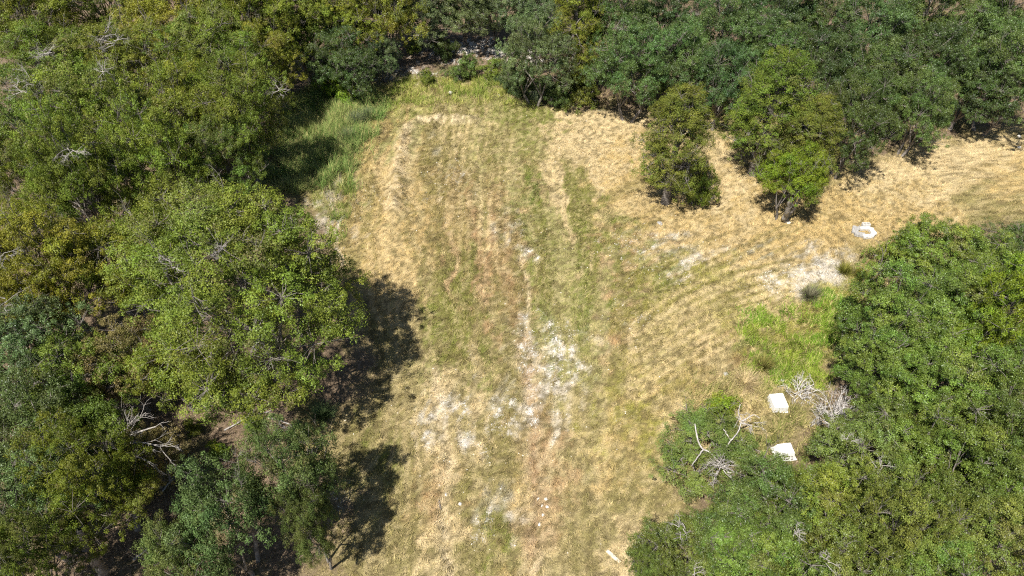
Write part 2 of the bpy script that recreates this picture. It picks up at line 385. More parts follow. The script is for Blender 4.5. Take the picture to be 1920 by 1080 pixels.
    for pts_, wd_ in (([(818, 690), (822, 780), (842, 860), (828, 950), (842, 1080)], .24), ([(975, 480), (992, 540), (985, 640)], .12), ([(1008, 800), (1003, 900), (1000, 1080)], .40), ([(735, 390), (750, 300), (765, 240)], .5),
                      ([(790, 228), (890, 228)], .35), ([(968, 640), (985, 690), (1003, 790)], .18)):
        d_ = seg_d(X + wob_ * .6, Y, [at(*p_)[:2] for p_ in pts_]); to((.62, .51, .33), np.exp(-(d_ / wd_) ** 2) * .78 * sstep(.25, .6, t3))
    d_ = seg_d(X + wob_ * 1.4, Y, [at(*p_)[:2] for p_ in ((950, 470), (958, 560), (985, 650), (1004, 790), (994, 860), (1006, 930), (998, 1000), (992, 1080))])
    to((.300, .190, .100), np.exp(-(d_ / .42) ** 2) * .72 * sstep(.3, .6, t2 * .6 + t3 * .4))            # the winding worn rut
    to((.120, .096, .044), sstep(.54, .70, t5) * .66)                                 # gaps with old thatch
    to((.600, .480, .280), sstep(.44, .28, t5) * .34)
    return c * (.80 + .40 * t3)[..., None] * (.86 + .28 * vnoise(X * 8.7, Y * 8.7, 271))[..., None]
ALB = cover(X, Y)
mw = np.clip(mw * (.52 + .40 * ml) + chalk * .42 * (1 - ml), 0, 1)
clod = sstep(.2, .7, np.maximum.reduce([blob(X, Y, 765, 480, 60, 75), blob(X, Y, 770, 280, 60, 70), blob(X, Y, 830, 260, 60, 40), blob(X, Y, 760, 360, 50, 50)]))
Z = (fbm(X * .12, Y * .12, 51, 3) - .5) * .6 + (n2 - .5) * .16 + (n3 - .5) * .09 * (1 - ml * .5) + (fbm(X * 5.5, Y * 3.2, 55, 3) - .5) * .16 * clod
Z += mk * .10 * (1 - ml)
Z += rut([(735,400),(745,330),(755,250),(790,222),(880,226)], .42, .34); Z += rut([(700,330),(715,240),(770,205),(900,205)], .35, .16)            # spoil pushed up by the grader
Z += rut([(790,345),(735,380)], .35, .16)
for xx in (832, 858, 870, 899, 911, 943):                               # wheel tracks running up the clearing
    Z += rut([(xx + 14, 235), (xx + 2, 300), (xx - 4, 390 + (xx * 37) % 90)], .14, -.065)
for a, b in (((1165,470),(1172,600)), ((1118,480),(1105,560)), ((1210,480),(1215,560)), ((1040,520),(1100,700)), ((780,430),(770,540)), ((815,430),(810,560))):
    Z += rut([a, b], .18, -.05)
for q in range(5):                                                      # turning arcs on the right
    Z += rut([(1230, 690 - 14 * q), (1330, 635 - 16 * q), (1450, 580 - 14 * q)], .14, -.08)
Z += rut([(975,480),(992,540),(985,640)], .10, -.10)                    # washed gullies
Z += rut([(968,640),(985,690),(1003,790)], .16, -.09)
Z += rut([(818,690),(822,780),(842,860),(828,950),(842,1080)], .16, -.13)
Z += rut([(1003,930),(1010,950),(1003,990),(1015,1020)], .11, -.22)
Z += rut([(1000,790),(1003,930)], .2, -.05); Z += rut([(1003,990),(995,1080)], .16, -.08)
Z += rut([(700,200),(660,240),(670,330)], .9, -.10)
far = sstep(90, 400, np.hypot(X, Y - 35)); Z = Z * (1 - far)

def gz(x, y):
    i = np.clip(np.searchsorted(GX, x) - 1, 0, len(GX) - 2); j = np.clip(np.searchsorted(GY, y) - 1, 0, len(GY) - 2)
    fx = (x - GX[i]) / (GX[i + 1] - GX[i]); fy = (y - GY[j]) / (GY[j + 1] - GY[j])
    return (Z[j, i] * (1 - fx) + Z[j, i + 1] * fx) * (1 - fy) + (Z[j + 1, i] * (1 - fx) + Z[j + 1, i + 1] * fx) * fy

def pick(A, x, y):
    i = np.clip(np.searchsorted(GX, x) - 1, 0, len(GX) - 2); j = np.clip(np.searchsorted(GY, y) - 1, 0, len(GY) - 2)
    return A[j, i]

def ground_mat():
    m, nt, out = new_mat('ground')
    tc = nt.nodes.new('ShaderNodeTexCoord'); vec = tc.outputs['Object']
    def A(name):
        a = nt.nodes.new('ShaderNodeAttribute'); a.attribute_name = name
        s = nt.nodes.new('ShaderNodeSeparateColor'); nt.links.new(a.outputs['Color'], s.inputs[0]); return s.outputs
    g, wht, lit = A('cover')
    f1 = noise(nt, 2.2, 6, .7, vec); f2 = noise(nt, 7, 5, .75, vec); f3 = noise(nt, 24, 3, .75, vec)
    al = nt.nodes.new('ShaderNodeAttribute'); al.attribute_name = 'turf'
    base = mixc(nt, ramp(nt, f3, .35, .68), al.outputs['Color'], (.17, .13, .065)); nt.nodes[-1].inputs[0].default_value = 0
    thatch = math_n(nt, 'MULTIPLY', ramp(nt, f3, .46, .64), .72)
    base = mixc(nt, thatch, al.outputs['Color'], (.13, .10, .05))
    lcol = mixc(nt, ramp(nt, f2, .3, .7), (.10, .072, .046), (.25, .185, .125))
    lcol = mixc(nt, math_n(nt, 'MULTIPLY', ramp(nt, noise(nt, .5, 5, .6, vec), .5, .66), .75), lcol, (.13, .125, .04))
    base = mixc(nt, lit, base, lcol)
    nn = math_n(nt, 'ADD', math_n(nt, 'MULTIPLY', math_n(nt, 'SUBTRACT', f3, .5), 1.9), math_n(nt, 'MULTIPLY', math_n(nt, 'SUBTRACT', f2, .5), 1.6))
    wsum = math_n(nt, 'ADD', wht, nn)
    wm = math_n(nt, 'MULTIPLY', ramp(nt, wsum, .48, 1.05), math_n(nt, 'MINIMUM', math_n(nt, 'MULTIPLY', wht, 2.5), 1.0))
    base = mixc(nt, math_n(nt, 'MULTIPLY', wm, .92), base, mixc(nt, f2, (.54, .50, .44), (.84, .82, .77)))
    p = nt.nodes.new('ShaderNodeBsdfPrincipled'); nt.links.new(base, p.inputs['Base Color'])
    p.inputs['Roughness'].default_value = .95; p.inputs['Specular IOR Level'].default_value = .1
    b = nt.nodes.new('ShaderNodeBump'); b.inputs['Strength'].default_value = 1.0; b.inputs['Distance'].default_value = .10
    hsum = math_n(nt, 'ADD', f2, math_n(nt, 'MULTIPLY', f3, .5))
    nt.links.new(hsum, b.inputs['Height']); nt.links.new(b.outputs[0], p.inputs['Normal'])
    nt.links.new(p.outputs[0], out.inputs[0])
    return m

ny, nx = X.shape
idx = np.arange(ny * nx).reshape(ny, nx)
F = np.stack([idx[:-1, :-1], idx[:-1, 1:], idx[1:, 1:], idx[1:, :-1]], -1).reshape(-1, 4)
o1 = np.ones(X.size)
gm = mesh_np('ground', np.stack([X.ravel(), Y.ravel(), Z.ravel()], 1), F, ground_mat(),
             {'cover': np.stack([mg.ravel(), mw.ravel(), ml.ravel(), o1], 1), 'turf': np.concatenate([ALB.reshape(-1, 3), o1[:, None]], 1)}, True)
tag(link('ground', gm), 'dry mown clearing with ruts and chalky patches among the trees', None, None, 'structure')

# ------------------------------------------------------------------ grass, litter, chips (nobody could count them)
def blades(name, x, y, L, wd, tilt, az, colr, mat, curl=.5):
    """one bent blade of two triangles for each point"""
    n = len(x); z = gz(x, y) - .005
    d = np.stack([np.cos(az), np.sin(az), np.zeros(n)], 1); s = np.stack([-np.sin(az), np.cos(az), np.zeros(n)], 1)
    up = np.array([0, 0, 1.0])
    b = np.stack([x, y, z], 1)
    tip = b + (d * np.sin(tilt)[:, None] + up * np.cos(tilt)[:, None]) * L[:, None]
    V = np.empty((n, 3, 3)); V[:, 0] = b - s * wd[:, None]; V[:, 1] = b + s * wd[:, None]; V[:, 2] = tip
    C = np.ones((n, 3, 4)); C[:, :, :3] = colr[:, None, :]
    me = mesh_np(name, V.reshape(-1, 3), np.arange(n * 3).reshape(-1, 3), mat, {'col': C.reshape(-1, 4)})
    return link(name, me)

def scatter(n, x0, x1, y0, y1):
    return rng.uniform(x0, x1, n), rng.uniform(y0, y1, n)

def seen(x, y, m=60):
    d = y * CP + CAM_H * SP; u = 960 + x * FPX / d; v = 540 + (CAM_H * CP - y * SP) * FPX / d
    return (u > -m) & (u < 1920 + m) & (v > -m) & (v < 1080 + m)

def lerp(a, b, t): return a + (np.asarray(b) - a) * t[:, None]

x, y = scatter(1150000, -18, 34, 8.5, 44)
k = seen(x, y); x, y = x[k], y[k]
g, wv, lt = [pick(A_, x, y) for A_ in (mg, mw, ml)]
cl = fbm(x * 2.2, y * 2.2, 101, 3); cf = vnoise(x * 8, y * 8, 103)
dens = sstep(.34, .62, cl * .6 + cf * .4 + g * .15) * (1 - .70 * sstep(.2, .9, wv)) * (1 - lt * .97) * np.clip(34 / np.maximum(y, 22), .5, 1)
k = rng.random(len(x)) < dens; x, y, g, wv, lt, cl, cf = [q[k][:600000] for q in (x, y, g, wv, lt, cl, cf)]
n = len(x); c = pick(ALB, x, y).copy()
c = lerp(c, (.60, .47, .25), (rng.random(n) < .08) * .5)
c *= (rng.uniform(.68, 1.36, n) * (.80 + .45 * cf))[:, None]
flow = fbm(x * .5, y * .5, 77) * 6.28 * 1.2 + cl * 6
az = np.where(rng.random(n) < .6, flow + rng.normal(0, .7, n), rng.uniform(0, 6.28, n))
L = (.045 + .105 * rng.random(n) ** 1.6) * (1 + g * .8) * (.6 + .8 * cf); tl = np.clip(rng.normal(.95, .3, n), .2, 1.45)
tag(blades('mown_grass', x, y, L, rng.uniform(.008, .016, n), tl, az, c, M_BLADE), 'short dry mown grass over the clearing', 'grass', None, 'stuff')

def tall_grass(name, polys, n, L0, L1, cols, label, tilt=.75, lean=0.0):
    xs, ys = [], []
    for pl in polys:
        P = np.array([at(*p)[:2] for p in pl]); a, b = scatter(n // len(polys), P[:, 0].min(), P[:, 0].max(), P[:, 1].min(), P[:, 1].max())
        wx, wy = (fbm(a * .8, b * .8, 91) - .5) * 2.6 + rng.normal(0, .35, len(a)), (fbm(a * .8, b * .8, 95) - .5) * 2.6 + rng.normal(0, .35, len(a))
        k = inside(a + wx, b + wy, pl); xs.append(a[k]); ys.append(b[k])
    x, y = np.concatenate(xs), np.concatenate(ys)
    cl = fbm(x * 1.8, y * 1.8, 61, 3); k = rng.random(len(x)) < sstep(.30, .6, cl); x, y, cl = x[k], y[k], cl[k]
    n = len(x); t = np.clip(fbm(x * .9, y * .9, 63, 2) * 2 - .5 + rng.normal(0, .2, n), 0, 1)
    c = lerp(np.tile(np.array(cols[0]), (n, 1)), cols[1], t)
    c = lerp(c, (.26, .22, .10), (rng.random(n) < .18) * .8); c *= rng.uniform(.65, 1.3, n)[:, None] * 2.3
    L = rng.uniform(L0, L1, n) * (.6 + .8 * cl)
    az = fbm(x * 2.2, y * 2.2, 65, 2) * 18 + rng.normal(0, .9, n)
    o = blades(name, x, y, L, rng.uniform(.008, .017, n), np.abs(rng.normal(tilt, .25, n)), az, c, M_BLADE)
    return tag(o, label, 'grass', None, 'stuff')

tall_grass('tall_grass', [[(540,195),(600,165),(690,170),(715,195),(716,240),(695,280),(668,320),(645,345),(560,370),(490,340),(510,250)]], 60000, .40, .95,
           [(.070, .115, .030), (.150, .168, .058)], 'tall blue-green grass beside the wood on the left of the clearing')
tall_grass('tall_grass', [[(690,175),(800,145),(920,140),(990,170),(1010,200),(960,205),(850,185),(760,190),(712,212)]], 30000, .25, .5,
           [(.090, .125, .022), (.160, .165, .040)], 'yellow-green grass fringing the far end of the clearing')
tall_grass('tall_grass', [[(1360,640),(1420,595),(1520,565),(1620,545),(1610,600),(1570,660),(1570,725),(1480,735),(1400,710)]], 44000, .16, .42,
           [(.060, .118, .012), (.120, .150, .022)], 'lush green grass patch in front of the bright oaks on the right')
tall_grass('tall_grass', [[(1280,740),(1400,690),(1480,740),(1560,760),(1560,860),(1400,860),(1290,800)]], 9000, .3, .55,
           [(.08, .09, .024), (.19, .155, .07)], 'mixed dry and green grass around the two white boxes')
tall_grass('tall_grass', [[(640,330),(680,320),(650,420),(640,470),(610,420)]], 6000, .2, .4,
           [(.07, .10, .02), (.12, .125, .035)], 'green grass strip beside the big oak at the path edge')

tall_grass('dry_weeds', [[(1030,195),(1120,198),(1220,205),(1300,205),(1390,185),(1480,235),(1560,285),(1640,305),(1720,275),(1830,240),(1920,215),(1920,190),(1800,220),(1650,270),(1480,200),(1380,160),(1200,180),(1040,175)]], 26000, .2, .5,
           [(.10, .095, .035), (.22, .175, .085)], 'dry weeds along the foot of the dark wood')
# dead leaves on the wood floor
x, y = scatter(330000, -46, 46, 8.5, 64); k = seen(x, y, 120); x, y = x[k], y[k]
inn = inside(x + rng.normal(0, .35, len(x)), y + rng.normal(0, .35, len(x)), CLEARING)
k = ~inn & (rng.random(len(x)) < sstep(.25, .6, fbm(x * .8, y * .8, 71))); x, y = x[k], y[k]; n = len(x)
c = lerp(np.tile(np.array([.15, .10, .065]), (n, 1)), (.38, .29, .20), rng.random(n) ** 1.4)
tag(blades('leaf_litter', x, y, rng.uniform(.05, .13, n), rng.uniform(.02, .04, n), rng.uniform(1.0, 1.5, n), rng.uniform(0, 6.28, n), c, M_LITTER),
    'brown dead leaves on the floor of the wood', 'leaf litter', None, 'stuff')

# chips of limestone on the chalky patches
x, y = scatter(260000, -14, 26, 8.5, 46); k = seen(x, y); x, y = x[k], y[k]
wv = pick(mw, x, y); k = rng.random(len(x)) < wv ** 1.5 * .35 * sstep(.35, .6, fbm(x * 3, y * 3, 81, 3)); x, y = x[k][:7000], y[k][:7000]; n = len(x)
z = gz(x, y); r_ = rng.uniform(.012, .045, n) ** 1.0
O = np.array([[1, 0, 0], [-.5, .87, 0], [-.5, -.87, 0], [0, 0, .7]])
a = rng.uniform(0, 6.28, n); ca, sa = np.cos(a), np.sin(a)
V = O[None] * (r_[:, None, None] * rng.uniform(.6, 1.4, (n, 4, 1)))
V = np.stack([V[..., 0] * ca[:, None] - V[..., 1] * sa[:, None], V[..., 0] * sa[:, None] + V[..., 1] * ca[:, None], V[..., 2]], -1) + np.stack([x, y, z], 1)[:, None]
Fc = (np.array([[0, 1, 3], [1, 2, 3], [2, 0, 3]])[None] + (np.arange(n) * 4)[:, None, None]).reshape(-1, 3)
tag(link('gravel', mesh_np('gravel', V.reshape(-1, 3), Fc, M_STONE)), 'small white limestone chips strewn on the bare patches', 'gravel', None, 'stuff')

# ------------------------------------------------------------------ trees
TRI = {}

def leaves_mesh(name, C, N, size, tint, mat, asp=.55):
    n = len(C)
    ref = unit(rng.normal(size=(n, 3))); U = unit(np.cross(N, ref)); V = np.cross(N, U)
    s = np.asarray(size)[:, None]
    Q = np.empty((n, 3, 3)); Q[:, 0] = C - U * s - V * s * asp; Q[:, 1] = C - U * s * .6 + V * s * asp; Q[:, 2] = C + U * s
    T = np.ones((n, 3, 4)); T[:, :, :3] = tint[:, None, :]
    return mesh_np(name, Q.reshape(-1, 3), np.arange(n * 3).reshape(-1, 3), mat, {'tint': T.reshape(-1, 4)})

def spray(tb, p, d, L, r, lev, rg, kids=3, spread=.6, sides=4):
    """a bare twig that forks"""
    d = unit(d); q = p + d * L * .5 + rg.normal(size=3) * L * .07; e = p + d * L + rg.normal(size=3) * L * .08
    tb.add(bezier(p, q, e, 4), [r, r * .85, r * .7, r * .5], sides)
    if lev <= 0: return
    for i in range(kids):
        t = rg.uniform(.35, 1.0); o = p + (e - p) * t if t < .95 else e
        spray(tb, o, d + rg.normal(size=3) * spread, L * rg.uniform(.45, .75), r * .55, lev - 1, rg, kids, spread, 3)

def make_tree(name, seed, Rc, H, lobes, clumps, per, leaf, shape='oak', mat=None, bare=5, stems=1, low=.30, dry=.03, cr=.34, lobe_k=.30, asp=.55, fine=1.0):
    """-> trunk mesh, crown mesh. Rc crown radius, H height, low = where the crown starts"""
    rg = np.random.default_rng(seed); tb = Tubes()
    hb = H * low; hz = (H - hb)
    L = []
    tries = 0
    while len(L) < lobes and tries < 6000:
        tries += 1
        if shape == 'oak':
            th = rg.uniform(0, 6.283); u = rg.uniform(-.15, 1); rr = math.sqrt(max(0, 1 - u * u)) ** .8
            f = rg.uniform(.45, .86)
            wob = 1 + .22 * math.sin(2 * th + seed) + .16 * math.sin(3 * th + seed * 2.1)
            p = np.array([math.cos(th) * rr * Rc * f * wob, math.sin(th) * rr * Rc * f * wob, hb + hz * .30 + hz * .62 * u * (f + .12)])
            lr = Rc * lobe_k * rg.choice([.7, .95, 1.3]) * rg.uniform(.9, 1.1)
        elif shape == 'cone':
            u = rg.uniform(-.95, 1); th = rg.uniform(0, 6.283)
            rad = Rc * math.sqrt(max(0, 1 - u * u)) ** .8 * (1.05 - .30 * u) * (.95 + .12 * math.sin(3 * th + seed) + .05 * math.sin(5 * th + seed))
            f = rg.uniform(.45, .84)
            p = np.array([math.cos(th) * rad * f, math.sin(th) * rad * f, H * (.53 + .41 * u * (.8 + .2 * f))])
            lr = max(.34, Rc * lobe_k * (1 - .25 * u) * rg.uniform(.6, 1.2))
        else:                                           # shrub: a low mound from the ground up
            th = rg.uniform(0, 6.283); u = rg.uniform(0, 1); rr = math.sqrt(1 - u * u)
            f = rg.uniform(.3, .9) * (.82 + .34 * math.sin(2 * th + seed) + .22 * math.sin(5 * th + seed * 3))
            p = np.array([math.cos(th) * rr * Rc * f, math.sin(th) * rr * Rc * f, H * (.12 + .78 * u * rg.uniform(.3, 1))])
            lr = Rc * lobe_k * rg.uniform(.7, 1.2)
        if all(np.linalg.norm(p - q[0]) > (lr + q[1]) * {'oak': .60, 'cone': .33}.get(shape, .42) for q in L): L.append((p, lr))
    LP = np.array([p for p, _ in L]); LR = np.array([r for _, r in L])
    # stems, limbs, boughs
    tr = H * .026 + .03
    groups = max(3, min(8, len(L) // 5))
    cen = LP[rg.choice(len(L), groups, replace=False)].copy()
    for _ in range(6):
        a = np.argmin(((LP[:, None] - cen[None]) ** 2).sum(-1), 1)
        for g_ in range(groups):
            if (a == g_).any(): cen[g_] = LP[a == g_].mean(0)
    forks = []
    for s in range(stems):
        th = rg.uniform(0, 6.28); off = (0 if stems == 1 else .28) * np.array([math.cos(th), math.sin(th), 0])
        top = np.array([0, 0, max(hb * .85, .35)]) + off * 3.2 + np.array([rg.normal() * .15, rg.normal() * .15, 0]) * H * .15
        if shape == 'cone': top = np.array([0, 0, H * .55])
        P = bezier(np.array([0, 0, -.35]) + off, (top + off) * .5 + rg.normal(size=3) * .12, top, 6)
        k_ = 1.0 if stems == 1 else .72
        tb.add(P, [tr * 1.7 * k_, tr * 1.15 * k_, tr * k_, tr * .92 * k_, tr * .85 * k_, tr * .75 * k_], 8)
        forks.append((P, tr * .75 * k_))
    if shape == 'cone': tb.add([forks[0][0][-1], np.array([0, 0, H * .97])], [forks[0][1], .02], 6)
    for g_ in range(groups):
        m_ = np.where(a == g_)[0]
        if not len(m_): continue
        P, r0 = forks[g_ % stems]
        st_ = P[-1] if shape != 'cone' else P[0] + (P[-1] - P[0]) * np.clip((cen[g_][2] - .6) / (H * .55), .1, 1)
        end = st_ + (cen[g_] - st_) * .85
        mid = (st_ + end) / 2 + np.array([0, 0, (.10 if shape == 'oak' else -.05) * Rc]) + rg.normal(size=3) * Rc * .07
        B = bezier(st_, mid, end, 7); lr0 = r0 * .62
        tb.add(B, np.linspace(lr0, lr0 * .4, 7), 6)
        for i in m_:
            b0 = B[rg.integers(3, 7)]; q = (b0 + LP[i]) / 2 + rg.normal(size=3) * Rc * .06 + np.array([0, 0, .05 * Rc])
            tb.add(bezier(b0, q, LP[i], 5), np.linspace(lr0 * .45, .018, 5), 5)
    # leaf clumps
    n = len(L) * clumps; li = np.repeat(np.arange(len(L)), clumps)
    d = unit(rg.normal(size=(n, 3))); d[:, 2] = np.abs(d[:, 2]) * np.where(rg.random(n) < .88, 1, -.6)
    rad = np.where(rg.random(n) < .8, rg.uniform(.72, 1.08, n), rg.uniform(.2, .7, n))
    CC = LP[li] + d * (LR[li] * rad)[:, None] * np.array([1.1, 1.1, .8])
    CC[:, 2] = np.maximum(CC[:, 2], .12)
    for i in range(0, n, 2):
        tb.add([LP[li[i]], (LP[li[i]] + CC[i]) / 2 + rg.normal(size=3) * .05, CC[i]], [.016, .011, .006], 3)
    for _ in range(bare):
        i = rg.integers(len(L)); o = unit(LP[i] - np.array([0, 0, hb])); o[2] += .35
        spray(tb, LP[i], o, LR[i] * rg.uniform(1.0, 1.5), .022, 2, rg, 3, .55)
    # leaves
    N_ = n * per; ci = np.repeat(np.arange(n), per)
    e = unit(rg.normal(size=(N_, 3))) * (rg.random(N_) ** .5)[:, None] * (cr * rg.uniform(.6, 1.3, n))[ci][:, None]
    e[:, 2] *= .7
    C = CC[ci] + e
    outw = unit(CC - LP[li])[ci]
    Nn = unit(unit(e + 1e-6) * .45 + outw * .45 + np.array([0, 0, .45]) + rg.normal(size=(N_, 3)) * .55 * fine)
    lobe_v = rg.uniform(0, 1, len(L)); lobe_h = rg.random(len(L)); cl_v = rg.random(n)
    val = np.clip(.34 * lobe_v[li][ci] + .46 * cl_v[ci] + .26 * rg.random(N_) - .03, 0, 1)
    hue = np.clip(.6 * lobe_h[li][ci] + .25 * (cl_v[::-1])[ci] + .2 * rg.random(N_), 0, 1)
    dr = ((rg.random(n) < dry)[ci] * .75 + (rg.random(len(L)) < dry * 1.2)[li][ci] * .45) * rg.random(N_)
    size = leaf * rg.uniform(.65, 1.35, N_)
    global rng
    keep = rng; rng = rg
    cm = leaves_mesh(name + '_crown', C, Nn, size, np.stack([val, hue, dr], 1), mat or M_LEAF, asp)
    rng = keep
    tm = tb.mesh(name + '_trunk', M_BARK)
    TRI[name] = N_ + sum(len(f) for f in tb.f) * 2
    return tm, cm, Rc, H

ARCH = {}
def arch(key, nm, *a, **k): ARCH.setdefault(key, []).append((nm, make_tree(key + str(len(ARCH.get(key, []))), *a, **k)))

#            name        seed Rc   H   lobes clumps per leaf
for s in (11, 12, 13):     arch('elm', 'oak_tree', s, 4.4, 8.5, 62, 26, 66, .043, low=.20, bare=8, stems=1 + s % 2, dry=.05, cr=.27, lobe_k=.25)
for s in (21, 22, 23):     arch('oak', 'live_oak_tree', s, 3.6, 7.0, 54, 26, 66, .041, low=.13, bare=3, stems=1 + s % 2, dry=.0, cr=.26, mat=M_GLOSSY, lobe_k=.26)
for s in (31, 32, 33):     arch('bright', 'bright_oak_tree', s, 3.2, 6.0, 56, 26, 72, .036, low=.12, bare=3, stems=2, dry=.015, cr=.23, mat=M_GLOSSY, lobe_k=.25)
for s in (41, 42):         arch('juniper', 'juniper_tree', s, 2.3, 8.0, 120, 14, 58, .039, shape='cone', low=.04, bare=3, dry=.03, cr=.25, lobe_k=.31, mat=M_NEEDLE, asp=.4)
for s in (51, 52, 53):     arch('shrub', 'shrub', s, 1.4, 2.0, 18, 14, 62, .034, shape='shrub', bare=2, stems=3, low=.2, cr=.20, lobe_k=.34)
for s in (61, 62):         arch('thin', 'small_oak_tree', s, 2.4, 4.4, 38, 20, 68, .034, low=.22, bare=5, stems=2, dry=.05, cr=.22, lobe_k=.26)
arch('giant', 'oak_tree', 71, 5.2, 9.5, 104, 30, 78, .037, low=.22, bare=14, stems=2, dry=.06, cr=.26, lobe_k=.22)

TINT = {'big': (.138, .194, .027), 'sage': (.118, .165, .046), 'olive': (.170, .214, .025), 'yolive': (.212, .235, .028), 'green': (.150, .212, .030), 'dark': (.072, .118, .030), 'blue': (.110, .165, .058),
        'bright': (.165, .226, .034), 'lime': (.178, .268, .022), 'gold': (.270, .255, .024), 'cedar': (.180, .195, .028), 'cedarg': (.130, .185, .024),
        'grey': (.130, .172, .058), 'tan': (.24, .215, .08), 'mid': (.095, .150, .034), 'leaf': (.150, .202, .040)}
CAT = {'oak_tree': 'tree', 'live_oak_tree': 'tree', 'bright_oak_tree': 'tree', 'juniper_tree': 'tree', 'shrub': 'shrub', 'small_oak_tree': 'tree'}
count = {}

def tree(key, px, py, rpx, H, tint, label, group=None, sq=1.0, name=None):
    """px, py: the middle of its crown in the photograph; rpx: its half width there"""
    if group: H *= 1 + .18 * math.sin(px * 2.3 + py * .7); rpx *= .97 + .08 * math.sin(px * 1.1 + py * 1.9)
    hc = H * (.58 if key not in ('juniper', 'shrub') else .45)
    p = at(px, py, hc); rad = rpx * depth(px, py, hc) / FPX
    k = count.get(key, 0); count[key] = k + 1
    nm, (tm, cm, R0, H0) = ARCH[key][k % len(ARCH[key])]
    nm = name or nm
    e = bpy.data.objects.new(nm, None); col.objects.link(e)
    e.location = (p[0], p[1], float(gz(p[0], p[1]))); e.rotation_euler = (0, 0, (k * 2.399 + px * .013) % 6.283)
    e.scale = (rad / R0, rad / R0 * sq, H / H0)
    tag(e, label, CAT.get(nm, 'tree'), group)
    link('trunk', tm, e); c_ = link('crown', cm, e)
    v = .86 + .15 * math.sin(px * 1.7 + py); h_ = 1 + .09 * math.sin(px * .9 - py * 1.3); t = TINT[tint]
    c_.color = (t[0] * v * h_, t[1] * v, t[2] * v / h_, 1)
    return e

